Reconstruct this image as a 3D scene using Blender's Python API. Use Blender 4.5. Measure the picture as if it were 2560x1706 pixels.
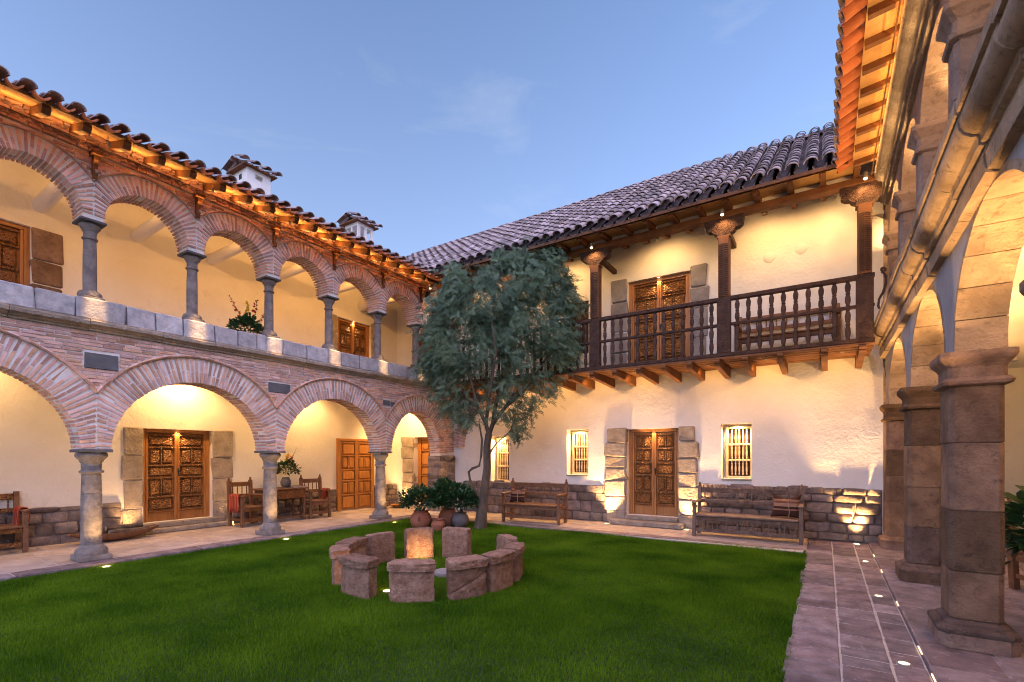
import bpy, math, random
import numpy as np
from mathutils import Vector, Matrix, Euler

for _o in list(bpy.data.objects):
    bpy.data.objects.remove(_o)
SC = bpy.context.scene
COL = SC.collection
PI = math.pi
R_ = random.Random(11)

# ------------------------------------------------------------------ camera
cam_d = bpy.data.cameras.new('camera')
cam = bpy.data.objects.new('camera', cam_d); COL.objects.link(cam)
cam_d.sensor_width = 36.0
cam_d.lens = 1205 / 2560 * 36
cam_d.shift_y = (1138 - 853) / 2560
cam_d.clip_start = 0.05; cam_d.clip_end = 2000
cam.location = (0, 0, 1.6)
cam.rotation_euler = (PI / 2, 0, math.atan(783 / 1205))
SC.camera = cam

# ------------------------------------------------------------------ sky (dusk), soft afterglow
SUN_EL = math.radians(8); SUN_ROT = math.radians(205)
W = bpy.data.worlds.new('World'); SC.world = W; W.use_nodes = True
wn = W.node_tree.nodes; wl = W.node_tree.links; wn.clear()
w_out = wn.new('ShaderNodeOutputWorld'); w_bg = wn.new('ShaderNodeBackground')
sky = wn.new('ShaderNodeTexSky'); sky.sky_type = 'NISHITA'; sky.sun_disc = False
sky.sun_elevation = SUN_EL; sky.sun_rotation = SUN_ROT
sky.altitude = 3300; sky.air_density = 1.0; sky.dust_density = 0.6; sky.ozone_density = 1.6
tc = wn.new('ShaderNodeTexCoord'); mp = wn.new('ShaderNodeMapping')
mp.inputs['Location'].default_value = (7, 4, 1); mp.inputs['Scale'].default_value = (1.0, 1.0, 3.2); mp.inputs['Rotation'].default_value = (0.2, 0.5, 0.4)
nz = wn.new('ShaderNodeTexNoise'); nz.inputs['Scale'].default_value = 2.6; nz.inputs['Detail'].default_value = 8
nz.inputs['Roughness'].default_value = 0.62; nz.inputs['Distortion'].default_value = 0.7
rp = wn.new('ShaderNodeValToRGB')
rp.color_ramp.elements[0].position = 0.56; rp.color_ramp.elements[0].color = (0, 0, 0, 1)
rp.color_ramp.elements[1].position = 0.80; rp.color_ramp.elements[1].color = (0.24, 0.24, 0.24, 1)
mxc = wn.new('ShaderNodeMixRGB'); mxc.inputs[2].default_value = (1.5, 1.6, 1.75, 1)
wl.new(tc.outputs['Generated'], mp.inputs['Vector']); wl.new(mp.outputs[0], nz.inputs['Vector'])
wl.new(nz.outputs['Fac'], rp.inputs[0]); wl.new(rp.outputs[0], mxc.inputs[0])
tint = wn.new('ShaderNodeMixRGB'); tint.blend_type = 'MULTIPLY'; tint.inputs[0].default_value = 1; tint.inputs[2].default_value = (0.88, 0.82, 0.90, 1)
wl.new(sky.outputs[0], tint.inputs[1]); # thin evening haze, paler towards the horizon all round
sxyz = wn.new('ShaderNodeSeparateXYZ'); wl.new(tc.outputs['Generated'], sxyz.inputs[0])
inv = wn.new('ShaderNodeMath'); inv.operation = 'SUBTRACT'; inv.inputs[0].default_value = 1.0; inv.use_clamp = True; wl.new(sxyz.outputs[2], inv.inputs[1])
sq = wn.new('ShaderNodeMath'); sq.operation = 'POWER'; sq.inputs[1].default_value = 2.0; wl.new(inv.outputs[0], sq.inputs[0])
hz = wn.new('ShaderNodeMath'); hz.operation = 'MULTIPLY'; hz.inputs[1].default_value = 0.66; wl.new(sq.outputs[0], hz.inputs[0])
mhz = wn.new('ShaderNodeMixRGB'); mhz.inputs[2].default_value = (1.20, 1.30, 1.55, 1)
wl.new(hz.outputs[0], mhz.inputs[0]); wl.new(tint.outputs[0], mhz.inputs[1]); wl.new(mhz.outputs[0], mxc.inputs[1])
wl.new(mxc.outputs[0], w_bg.inputs['Color']); wl.new(w_bg.outputs[0], w_out.inputs['Surface'])
w_bg.inputs['Strength'].default_value = 0.15

sun_d = bpy.data.lights.new('afterglow', 'SUN'); sun = bpy.data.objects.new('afterglow', sun_d); COL.objects.link(sun)
sun_d.energy = 1.15; sun_d.angle = math.radians(120); sun_d.color = (0.84, 0.72, 1.0)
# light comes from high up over the open court, like the glow of the evening sky
sun.rotation_euler = (math.radians(22), 0, math.radians(40))
sun.location = (0, -10, 20)

vs = SC.view_settings
SC.display_settings.display_device = 'sRGB'
vs.view_transform = 'Standard'; vs.look = 'None'; vs.exposure = 1.85; vs.gamma = 1.0; vs.use_curve_mapping = False
SC.cycles.use_denoising = True; SC.cycles.filter_width = 1.05
SC.cycles.max_bounces = 6; SC.cycles.diffuse_bounces = 3; SC.cycles.glossy_bounces = 2
SC.cycles.sample_clamp_indirect = 6.0
SC.cycles.caustics_reflective = False; SC.cycles.caustics_refractive = False

# ------------------------------------------------------------------ materials
MATS = {}
def mat(name, c1, c2, scale=5.0, rough=0.85, bump=0.3, bscale=30.0, var=0.0, dist=0.02, c3=None, c3pos=0.62, spec=0.25,
        stretch=None, obj=False, hue=0.0, kind='noise', sub=0.0, lump=0.0):
    if name in MATS: return MATS[name]
    m = bpy.data.materials.new(name); m.use_nodes = True
    n = m.node_tree.nodes; l = m.node_tree.links
    b = n['Principled BSDF']; b.inputs['Roughness'].default_value = rough
    b.inputs['Specular IOR Level'].default_value = spec
    if obj:
        co = n.new('ShaderNodeTexCoord').outputs['Object']
    else:
        co = n.new('ShaderNodeNewGeometry').outputs['Position']
    if stretch:
        mpn = n.new('ShaderNodeMapping'); mpn.inputs['Scale'].default_value = stretch
        l.new(co, mpn.inputs['Vector']); co = mpn.outputs[0]
    def noise(s, d=6, r=0.6, dis=0.0):
        t = n.new('ShaderNodeTexNoise'); t.inputs['Scale'].default_value = s; t.inputs['Detail'].default_value = d
        t.inputs['Roughness'].default_value = r; t.inputs['Distortion'].default_value = dis
        l.new(co, t.inputs['Vector']); return t
    t1 = noise(scale)
    ramp = n.new('ShaderNodeValToRGB')
    ramp.color_ramp.elements[0].position = 0.33; ramp.color_ramp.elements[0].color = (*c1, 1)
    ramp.color_ramp.elements[1].position = 0.66; ramp.color_ramp.elements[1].color = (*c2, 1)
    l.new(t1.outputs['Fac'], ramp.inputs[0]); colr = ramp.outputs[0]
    if c3:
        t3 = noise(scale * 2.7, 8, 0.7, 0.5)
        r3 = n.new('ShaderNodeValToRGB'); r3.color_ramp.elements[0].position = c3pos - 0.06; r3.color_ramp.elements[1].position = c3pos + 0.08
        l.new(t3.outputs['Fac'], r3.inputs[0])
        mx = n.new('ShaderNodeMixRGB'); mx.inputs[2].default_value = (*c3, 1)
        l.new(r3.outputs[0], mx.inputs[0]); l.new(colr, mx.inputs[1]); colr = mx.outputs[0]
    if var or hue:
        oi = n.new('ShaderNodeObjectInfo'); ge = n.new('ShaderNodeNewGeometry')
        ad = n.new('ShaderNodeMath'); ad.operation = 'ADD'
        l.new(oi.outputs['Random'], ad.inputs[0]); l.new(ge.outputs['Random Per Island'], ad.inputs[1])
        fr = n.new('ShaderNodeMath'); fr.operation = 'FRACT'; l.new(ad.outputs[0], fr.inputs[0])
        hs = n.new('ShaderNodeHueSaturation')
        mr = n.new('ShaderNodeMapRange'); mr.inputs['To Min'].default_value = 1 - var; mr.inputs['To Max'].default_value = 1 + var * 0.9
        l.new(fr.outputs[0], mr.inputs['Value']); l.new(mr.outputs[0], hs.inputs['Value'])
        if hue:
            m7 = n.new('ShaderNodeMath'); m7.operation = 'MULTIPLY'; m7.inputs[1].default_value = 7.31
            f7 = n.new('ShaderNodeMath'); f7.operation = 'FRACT'
            l.new(fr.outputs[0], m7.inputs[0]); l.new(m7.outputs[0], f7.inputs[0])
            mh = n.new('ShaderNodeMapRange'); mh.inputs['To Min'].default_value = 0.5 - hue; mh.inputs['To Max'].default_value = 0.5 + hue
            ms = n.new('ShaderNodeMapRange'); ms.inputs['To Min'].default_value = 0.75; ms.inputs['To Max'].default_value = 1.15
            l.new(f7.outputs[0], mh.inputs['Value']); l.new(mh.outputs[0], hs.inputs['Hue'])
            l.new(f7.outputs[0], ms.inputs['Value']); l.new(ms.outputs[0], hs.inputs['Saturation'])
        l.new(colr, hs.inputs['Color']); colr = hs.outputs[0]
    l.new(colr, b.inputs['Base Color'])
    if bump:
        if kind == 'carved':
            vo = n.new('ShaderNodeTexVoronoi'); vo.feature = 'DISTANCE_TO_EDGE'; vo.inputs['Scale'].default_value = bscale
            l.new(co, vo.inputs['Vector'])
            wv = noise(bscale * 0.8, 3, 0.5, 2.5)
            mu = n.new('ShaderNodeMath'); mu.operation = 'MULTIPLY_ADD'; mu.inputs[1].default_value = 1.6
            l.new(vo.outputs['Distance'], mu.inputs[0]); l.new(wv.outputs['Fac'], mu.inputs[2]); h = mu.outputs[0]
        else:
            t2 = noise(bscale, 8, 0.65); h = t2.outputs['Fac']
            if lump:
                t4 = noise(lump, 4, 0.55, 0.8)
                mu = n.new('ShaderNodeMath'); mu.operation = 'MULTIPLY_ADD'; mu.inputs[1].default_value = 2.4
                t5 = noise(lump * .16, 3, .5); r5 = n.new('ShaderNodeMapRange'); r5.inputs['From Min'].default_value = .42; r5.inputs['From Max'].default_value = .66
                r5.inputs['To Min'].default_value = .15; l.new(t5.outputs['Fac'], r5.inputs['Value'])
                m5 = n.new('ShaderNodeMath'); m5.operation = 'MULTIPLY'; l.new(t4.outputs['Fac'], m5.inputs[0]); l.new(r5.outputs[0], m5.inputs[1])
                l.new(m5.outputs[0], mu.inputs[0]); l.new(h, mu.inputs[2]); h = mu.outputs[0]
        bp = n.new('ShaderNodeBump'); bp.inputs['Strength'].default_value = bump; bp.inputs['Distance'].default_value = dist
        l.new(h, bp.inputs['Height']); l.new(bp.outputs[0], b.inputs['Normal'])
    if sub:
        b.inputs['Subsurface Weight'].default_value = sub
    MATS[name] = m; return m

def glow(name, col, s):
    if name in MATS: return MATS[name]
    m = bpy.data.materials.new(name); m.use_nodes = True
    b = m.node_tree.nodes['Principled BSDF']; b.inputs['Base Color'].default_value = (0.8, 0.75, 0.6, 1)
    b.inputs['Emission Color'].default_value = (*col, 1); b.inputs['Emission Strength'].default_value = s
    MATS[name] = m; return m

def leafmat(name, c1, c2, rough=0.6, tr=0.35, spec=0.3, nscale=2.2, amp=1.5):
    if name in MATS: return MATS[name]
    m = bpy.data.materials.new(name); m.use_nodes = True
    n = m.node_tree.nodes; l = m.node_tree.links
    b = n['Principled BSDF']; b.inputs['Roughness'].default_value = rough; b.inputs['Specular IOR Level'].default_value = spec
    g = n.new('ShaderNodeNewGeometry'); r = n.new('ShaderNodeValToRGB')
    t = n.new('ShaderNodeTexNoise'); t.inputs['Scale'].default_value = nscale; t.inputs['Detail'].default_value = 6
    l.new(g.outputs['Position'], t.inputs['Vector'])
    ad = n.new('ShaderNodeMath'); ad.operation = 'MULTIPLY_ADD'; ad.inputs[1].default_value = 0.45
    l.new(g.outputs['Random Per Island'], ad.inputs[0])
    sb = n.new('ShaderNodeMath'); sb.operation = 'MULTIPLY_ADD'; sb.inputs[1].default_value = amp; sb.inputs[2].default_value = 0.27 - amp / 2
    l.new(t.outputs['Fac'], sb.inputs[0]); l.new(sb.outputs[0], ad.inputs[2])
    r.color_ramp.elements[0].color = (*c1, 1); r.color_ramp.elements[1].color = (*c2, 1)
    l.new(ad.outputs[0], r.inputs[0]); l.new(r.outputs[0], b.inputs['Base Color'])
    if tr:
        tl = n.new('ShaderNodeBsdfTranslucent'); mx = n.new('ShaderNodeMixShader'); mx.inputs[0].default_value = tr
        l.new(r.outputs[0], tl.inputs['Color']); l.new(b.outputs[0], mx.inputs[1]); l.new(tl.outputs[0], mx.inputs[2])
        l.new(mx.outputs[0], n['Material Output'].inputs['Surface'])
    MATS[name] = m; return m

PLASTER = mat('white_plaster', (0.74, 0.70, 0.66), (0.82, 0.79, 0.76), 1.3, 0.92, 0.6, 24, dist=0.018, lump=8.5, c3=(0.68, 0.62, 0.56), c3pos=0.72)
PLASTER_IN = mat('cream_plaster', (0.74, 0.68, 0.585), (0.82, 0.77, 0.69), 1.1, 0.92, 0.5, 20, dist=0.014, lump=4.0, c3=(0.66, 0.59, 0.50), c3pos=0.66)
BRICK = mat('pink_brick', (0.50, 0.265, 0.205), (0.68, 0.43, 0.345), 9, 0.9, 0.6, 70, var=0.30, dist=0.006, hue=0.018, c3=(0.50, 0.36, 0.30), c3pos=0.66)
MORTAR = mat('lime_mortar', (0.66, 0.62, 0.60), (0.78, 0.74, 0.72), 6, 0.95, 0.6, 60, dist=0.01)
STONE = mat('grey_stone', (0.20, 0.175, 0.165), (0.31, 0.28, 0.26), 5, 0.85, 0.6, 36, var=0.10, dist=0.012, c3=(0.16, 0.14, 0.13), c3pos=0.64)
COLSTONE = mat('column_stone', (0.17, 0.15, 0.145), (0.30, 0.265, 0.245), 9, 0.85, 1.0, 34, var=0.08, dist=0.03, c3=(0.14, 0.12, 0.11), c3pos=0.66)
PARAPET = mat('parapet_stone', (0.30, 0.29, 0.31), (0.52, 0.50, 0.51), 8, 0.85, 0.9, 30, var=0.22, dist=0.012, c3=(0.60, 0.58, 0.57), c3pos=0.62)
SLATE = mat('dark_slate', (0.09, 0.09, 0.10), (0.14, 0.14, 0.15), 8, 0.7, 0.3, 40, var=0.08)
BROWNSTONE = mat('brown_sandstone', (0.125, 0.072, 0.048), (0.245, 0.150, 0.100), 4.5, 0.85, 1.0, 40, var=0.42, dist=0.022, hue=0.012, c3=(0.095, 0.060, 0.044), c3pos=0.60)
ROUGHSTONE = mat('rough_dressed_stone', (0.30, 0.24, 0.19), (0.46, 0.38, 0.31), 5, 0.9, 1.0, 20, var=0.10, dist=0.05, c3=(0.20, 0.16, 0.13), c3pos=0.64)
RUBBLE = mat('rubble_stone', (0.15, 0.110, 0.095), (0.29, 0.225, 0.19), 6, 0.9, 1.0, 24, var=0.38, dist=0.025, hue=0.02, c3=(0.13, 0.11, 0.10), c3pos=0.66)
SEATSTONE = mat('reddish_seat_stone', (0.23, 0.115, 0.072), (0.41, 0.250, 0.180), 11, 0.9, 1.0, 34, var=0.22, dist=0.045, c3=(0.13, 0.085, 0.07), c3pos=0.60)
LIMEWASH = mat('bluish_limewash', (0.27, 0.255, 0.27), (0.38, 0.36, 0.375), 3, 0.92, 0.6, 24, dist=0.012, stretch=(1, 1, 0.4), c3=(0.20, 0.18, 0.18), c3pos=0.62)
PAVE = mat('paving_stone', (0.36, 0.27, 0.22), (0.50, 0.40, 0.33), 4, 0.8, 0.5, 30, var=0.16, dist=0.008, hue=0.01, c3=(0.30, 0.23, 0.20), c3pos=0.64)
PATHST = mat('path_stone', (0.125, 0.092, 0.098), (0.27, 0.210, 0.222), 5, 0.66, 0.9, 26, var=0.34, dist=0.016, hue=0.01, c3=(0.36, 0.31, 0.31), c3pos=0.62)
JOINT = mat('paving_joint', (0.40, 0.36, 0.34), (0.54, 0.50, 0.47), 12, 0.95, 0.5, 60)
EARTH = mat('bare_earth', (0.10, 0.075, 0.05), (0.16, 0.12, 0.085), 3, 0.95, 0.5, 20)
SOIL = mat('turf_soil', (0.016, 0.032, 0.010), (0.03, 0.06, 0.015), 8, 0.95, 0.6, 40)
TILE = mat('roof_tile_clay', (0.22, 0.155, 0.150), (0.40, 0.325, 0.325), 5, 0.85, 0.6, 40, var=0.45, dist=0.008, hue=0.035, c3=(0.17, 0.14, 0.145), c3pos=0.58)
TILE_P = mat('roof_tile_shaded_clay', (0.09, 0.07, 0.072), (0.16, 0.125, 0.125), 5, 0.85, 0.5, 40, var=0.3, dist=0.008, c3=(0.08, 0.07, 0.075), c3pos=0.6)  # pan tiles coloured darker to imitate the shaded gaps between the covers
TILE_O = mat('roof_tile_orange_clay', (0.42, 0.12, 0.05), (0.52, 0.18, 0.08), 5, 0.8, 0.4, 40, var=0.22, dist=0.006, c3=(0.20, 0.10, 0.07), c3pos=0.68)
WOOD = mat('warm_door_wood', (0.32, 0.125, 0.033), (0.44, 0.190, 0.055), 3, 0.45, 0.25, 30, dist=0.004, stretch=(6, 6, 0.8), var=0.06, spec=0.4)
WOODC = mat('carved_door_wood', (0.25, 0.098, 0.030), (0.37, 0.155, 0.048), 8, 0.42, 1.0, 24, dist=0.05, kind='carved', spec=0.4)
WOODL = mat('honey_door_wood', (0.36, 0.14, 0.028), (0.47, 0.20, 0.048), 3, 0.5, 0.2, 30, dist=0.004, stretch=(6, 6, 0.8), var=0.06, spec=0.4)
FURN = mat('furniture_wood', (0.14, 0.062, 0.030), (0.24, 0.115, 0.058), 4, 0.6, 0.35, 50, dist=0.004, stretch=(3, 3, 3), var=0.10, spec=0.35)
FURNG = mat('weathered_bench_wood', (0.13, 0.085, 0.065), (0.24, 0.165, 0.13), 6, 0.75, 0.5, 60, dist=0.004, var=0.12)
FURNGC = mat('weathered_carved_wood', (0.12, 0.078, 0.060), (0.23, 0.158, 0.125), 8, 0.75, 1.0, 44, dist=0.014, kind='carved')
DARKW = mat('dark_balcony_wood', (0.050, 0.026, 0.019), (0.100, 0.054, 0.039), 6, 0.7, 0.5, 60, dist=0.004, var=0.12)
DARKWC = mat('dark_carved_wood', (0.055, 0.028, 0.020), (0.115, 0.060, 0.042), 8, 0.7, 1.0, 34, dist=0.02, kind='carved')
BEAMW = mat('beam_wood', (0.13, 0.052, 0.022), (0.22, 0.095, 0.040), 4, 0.7, 0.4, 40, dist=0.005, var=0.14)
SOFFIT = mat('soffit_board', (0.44, 0.24, 0.09), (0.58, 0.34, 0.14), 5, 0.75, 0.4, 30, dist=0.006, var=0.10, c3=(0.32, 0.16, 0.06), c3pos=0.68)
IRON = mat('dark_iron', (0.02, 0.02, 0.02), (0.04, 0.035, 0.03), 20, 0.5, 0.2, 60)
STEEL = mat('lamp_metal', (0.25, 0.23, 0.2), (0.35, 0.32, 0.28), 20, 0.4, 0.1, 60)
TERRA = mat('terracotta_pot', (0.32, 0.11, 0.06), (0.42, 0.17, 0.10), 6, 0.75, 0.4, 30, dist=0.006, c3=(0.16, 0.08, 0.06), c3pos=0.60)
DARKPOT = mat('grey_clay_pot', (0.12, 0.10, 0.10), (0.19, 0.165, 0.16), 6, 0.7, 0.4, 30, dist=0.006)
BARK = mat('tree_bark', (0.075, 0.052, 0.038), (0.17, 0.125, 0.09), 10, 0.9, 1.0, 30, dist=0.03, stretch=(1, 1, 0.35))
LENS = glow('lamp_lens', (1.0, 0.70, 0.34), 5.0)
STRIP = glow('slot_lamp_lens', (1.0, 0.62, 0.26), 1.0)
WARM = (1.0, 0.57, 0.21); AMBER = (1.0, 0.48, 0.13)

# ------------------------------------------------------------------ mesh helpers
WL = {}
def jit(a): return R_.uniform(-a, a)

class MB:
    def __init__(s): s.v = []; s.f = []; s.mi = []
    def add(s, vs_, fs, m=0):
        o = len(s.v); s.v += [tuple(p) for p in vs_]
        for f in fs: s.f.append(tuple(i + o for i in f)); s.mi.append(m)
        return s
    def box(s, x0, x1, y0, y1, z0, z1, j=0.0, m=0):
        v = [(x, y, z) for x in (x0, x1) for y in (y0, y1) for z in (z0, z1)]
        if j: v = [(a + jit(j), b + jit(j), c + jit(j)) for a, b, c in v]
        return s.add(v, [(0, 1, 3, 2), (4, 6, 7, 5), (0, 4, 5, 1), (2, 3, 7, 6), (0, 2, 6, 4), (1, 5, 7, 3)], m)
    def cbox(s, x0, x1, y0, y1, z0, z1, c=0.01, j=0.0, m=0):
        """box with chamfered edges (24 vertices)"""
        cx, cy, cz = (x0 + x1) / 2, (y0 + y1) / 2, (z0 + z1) / 2
        hx, hy, hz = (x1 - x0) / 2, (y1 - y0) / 2, (z1 - z0) / 2
        c = min(c, hx * .8, hy * .8, hz * .8)
        v = []; idx = {}
        for sx in (-1, 1):
            for sy in (-1, 1):
                for sz in (-1, 1):
                    e = (jit(j), jit(j), jit(j))
                    for ax in range(3):
                        p = [sx * (hx - c), sy * (hy - c), sz * (hz - c)]
                        p[ax] = (sx * hx, sy * hy, sz * hz)[ax]
                        idx[(sx, sy, sz, ax)] = len(v)
                        v.append((cx + p[0] + e[0], cy + p[1] + e[1], cz + p[2] + e[2]))
        f = []
        S = (-1, 1)
        def q(a, b, c_, d, nrm):
            P = [Vector(v[i]) for i in (a, b, c_, d)]
            nn = (P[1] - P[0]).cross(P[2] - P[0])
            f.append((a, b, c_, d) if nn.dot(Vector(nrm)) > 0 else (d, c_, b, a))
        for sg in S:
            q(idx[(sg, -1, -1, 0)], idx[(sg, 1, -1, 0)], idx[(sg, 1, 1, 0)], idx[(sg, -1, 1, 0)], (sg, 0, 0))
            q(idx[(-1, sg, -1, 1)], idx[(1, sg, -1, 1)], idx[(1, sg, 1, 1)], idx[(-1, sg, 1, 1)], (0, sg, 0))
            q(idx[(-1, -1, sg, 2)], idx[(1, -1, sg, 2)], idx[(1, 1, sg, 2)], idx[(-1, 1, sg, 2)], (0, 0, sg))
        for a in S:
            for b in S:
                q(idx[(a, b, -1, 0)], idx[(a, b, 1, 0)], idx[(a, b, 1, 1)], idx[(a, b, -1, 1)], (a, b, 0))
                q(idx[(a, -1, b, 0)], idx[(a, 1, b, 0)], idx[(a, 1, b, 2)], idx[(a, -1, b, 2)], (a, 0, b))
                q(idx[(-1, a, b, 1)], idx[(1, a, b, 1)], idx[(1, a, b, 2)], idx[(-1, a, b, 2)], (0, a, b))
        for sx in S:
            for sy in S:
                for sz in S:
                    t = [idx[(sx, sy, sz, k)] for k in range(3)]
                    P = [Vector(v[i]) for i in t]
                    nn = (P[1] - P[0]).cross(P[2] - P[0])
                    f.append(tuple(t) if nn.dot(Vector((sx, sy, sz))) > 0 else tuple(t[::-1]))
        return s.add(v, f, m)
    def lathe(s, prof, n=16, c=(0, 0, 0), m=0, sx=1.0, sy=1.0):
        v = []; f = []
        for r, z in prof:
            for k in range(n):
                a = 2 * PI * k / n
                v.append((c[0] + r * sx * math.cos(a), c[1] + r * sy * math.sin(a), c[2] + z))
        for i in range(len(prof) - 1):
            for k in range(n):
                k2 = (k + 1) % n
                f.append((i * n + k, i * n + k2, (i + 1) * n + k2, (i + 1) * n + k))
        f.append(tuple(range(n))[::-1]); f.append(tuple((len(prof) - 1) * n + k for k in range(n)))
        return s.add(v, f, m)
    def sqlathe(s, cx, cy, hx, hy, prof, ch=0.0, m=0):
        """moulding of a rectangular (optionally chamfered) post: prof = [(offset, z)]"""
        v = []; f = []
        n = 8 if ch else 4
        for o, z in prof:
            a, b = hx + o, hy + o
            if ch:
                k = min(ch, a * .7, b * .7)
                ring = [(-a, -b + k), (-a + k, -b), (a - k, -b), (a, -b + k), (a, b - k), (a - k, b), (-a + k, b), (-a, b - k)]
            else:
                ring = [(-a, -b), (a, -b), (a, b), (-a, b)]
            v += [(cx + x, cy + y, z) for x, y in ring]
        for i in range(len(prof) - 1):
            for k in range(n):
                k2 = (k + 1) % n
                f.append((i * n + k, i * n + k2, (i + 1) * n + k2, (i + 1) * n + k))
        f.append(tuple(range(n))[::-1]); f.append(tuple((len(prof) - 1) * n + k for k in range(n)))
        return s.add(v, f, m)
    def tube(s, pts, rad, n=8, m=0):
        pts = [Vector(p) for p in pts]
        if not hasattr(rad, '__len__'): rad = [rad] * len(pts)
        v = []; f = []; up = Vector((0.13, 0.27, 0.95)).normalized()
        for i, p in enumerate(pts):
            d = (pts[min(i + 1, len(pts) - 1)] - pts[max(i - 1, 0)]).normalized()
            x = d.cross(up)
            if x.length < 0.05: x = d.cross(Vector((1, 0, 0)))
            x.normalize(); y = d.cross(x)
            for k in range(n):
                a = 2 * PI * k / n
                v.append(p + x * rad[i] * math.cos(a) + y * rad[i] * math.sin(a))
        for i in range(len(pts) - 1):
            for k in range(n):
                k2 = (k + 1) % n
                f.append((i * n + k, (i + 1) * n + k, (i + 1) * n + k2, i * n + k2))
        f.append(tuple(range(n))); f.append(tuple((len(pts) - 1) * n + k for k in range(n))[::-1])
        return s.add(v, f, m)
    def prism(s, poly, mapf, d0, d1, m=0):
        """poly: 2D outline (counter clockwise); mapf(u, v, d) -> 3D"""
        n = len(poly)
        v = [mapf(u, w, d0) for u, w in poly] + [mapf(u, w, d1) for u, w in poly]
        f = [tuple(range(n)), tuple(range(2 * n - 1, n - 1, -1))]
        for k in range(n):
            k2 = (k + 1) % n
            f.append((k, k + n, k2 + n, k2))
        return s.add(v, f, m)
    def mesh(s, name, mats, smooth=False, ang=40):
        me = bpy.data.meshes.new(name); me.from_pydata(s.v, [], s.f); 
        for mm in (mats if isinstance(mats, (list, tuple)) else [mats]): me.materials.append(mm)
        if isinstance(mats, (list, tuple)) and len(mats) > 1: me.polygons.foreach_set('material_index', s.mi)
        if smooth:
            me.polygons.foreach_set('use_smooth', [True] * len(me.polygons))
            me.set_sharp_from_angle(angle=math.radians(ang))
        me.update(); return me
    def build(s, name, mats, parent=None, smooth=False, world=True, ang=40):
        """world: the shape was laid out in world coordinates and the (unrotated) parent stands at WL[parent]"""
        me = s.mesh(name, mats, smooth, ang)
        return link(name, me, parent, None if not world else (0, 0, 0))

def link(name, data, parent=None, wloc=(0, 0, 0)):
    o = bpy.data.objects.new(name, data); COL.objects.link(o)
    if parent is not None: o.parent = parent
    if wloc is not None:
        o.location = Vector(wloc) - (WL[parent] if parent is not None else Vector((0, 0, 0)))
    WL[o] = Vector(wloc) if wloc is not None else Vector((0, 0, 0))
    return o

def tag(o, label=None, cat=None, group=None, kind=None):
    if label: o['label'] = label
    if cat: o['category'] = cat
    if group: o['group'] = group
    if kind: o['kind'] = kind
    return o

def thing(name, label, cat, loc=(0, 0, 0), rotz=0.0, group=None):
    o = link(name, None, None, loc); o.rotation_euler = (0, 0, rotz); o.empty_display_size = 0.2
    return tag(o, label, cat, group)

def part(name, parent, wloc=None):
    """an empty part that groups sub-parts"""
    o = link(name, None, parent, wloc if wloc is not None else WL[parent]); o.empty_display_size = 0.1
    return o

def piece(name, mesh, parent, M):
    """place shared mesh data at world matrix M under an unrotated parent"""
    o = bpy.data.objects.new(name, mesh); COL.objects.link(o); o.parent = parent
    o.matrix_basis = Matrix.Translation(-WL[parent]) @ M
    WL[o] = M.to_translation(); return o

def xform(mesh_v, M): return [tuple(M @ Vector(p)) for p in mesh_v]

_c = Matrix
def frame(o, ux, uy, uz):
    M = Matrix.Identity(4)
    for i, a in enumerate((ux, uy, uz)):
        for r in range(3): M[r][i] = a[r]
    for r in range(3): M[r][3] = o[r]
    return M

CAMP = Vector((0, 0, 1.6)); _a = math.atan(783 / 1205)
CF = Vector((-math.sin(_a), math.cos(_a), 0)); CR = Vector((math.cos(_a), math.sin(_a), 0))
def proj(p):
    """pixel position in the 2560 px frame, only used to rank pieces by how large they show"""
    q = Vector(p) - CAMP; d = q.dot(CF)
    if d < 0.1: return None
    return (1280 + 1205 * q.dot(CR) / d, 1138 - 1205 * q.z / d, d)

def unit_boxes(n, j, c, mats, name):
    out = []
    for k in range(n):
        b = MB(); b.cbox(-.5, .5, -.5, .5, -.5, .5, c, j)
        out.append(b.mesh(name, mats))
    return out

def spread(name, specs, parent, mats, limit=300, n=6, j=0.03, stuff_name=None, plain=True):
    """specs: list of world matrices (scale included) for unit boxes.  The largest in view become objects, the rest one mass."""
    def size(M):
        p = proj(M.to_translation())
        if p is None: return 0
        s_ = M.to_scale(); a = sorted(s_)
        k = 1.0 if -40 < p[0] < 2600 and -40 < p[1] < 1746 else 0.02
        return k * a[1] * a[2] / p[2] ** 2
    specs = sorted(specs, key=size, reverse=True)
    shapes = []
    for k in range(n):
        b = MB(); b.box(-.5, .5, -.5, .5, -.5, .5, j); shapes.append(b)
    ms = [b.mesh(name, mats) for b in shapes]
    for k, M in enumerate(specs[:limit]): piece(name, ms[k % n], parent, M)
    rest = specs[limit:]
    if rest:
        b = MB()
        for k, M in enumerate(rest):
            sh = shapes[k % n]; b.add(xform(sh.v, M), sh.f)
        o = b.build(stuff_name or (name + '_mass'), mats, parent); o['kind'] = 'stuff'
    return specs

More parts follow.
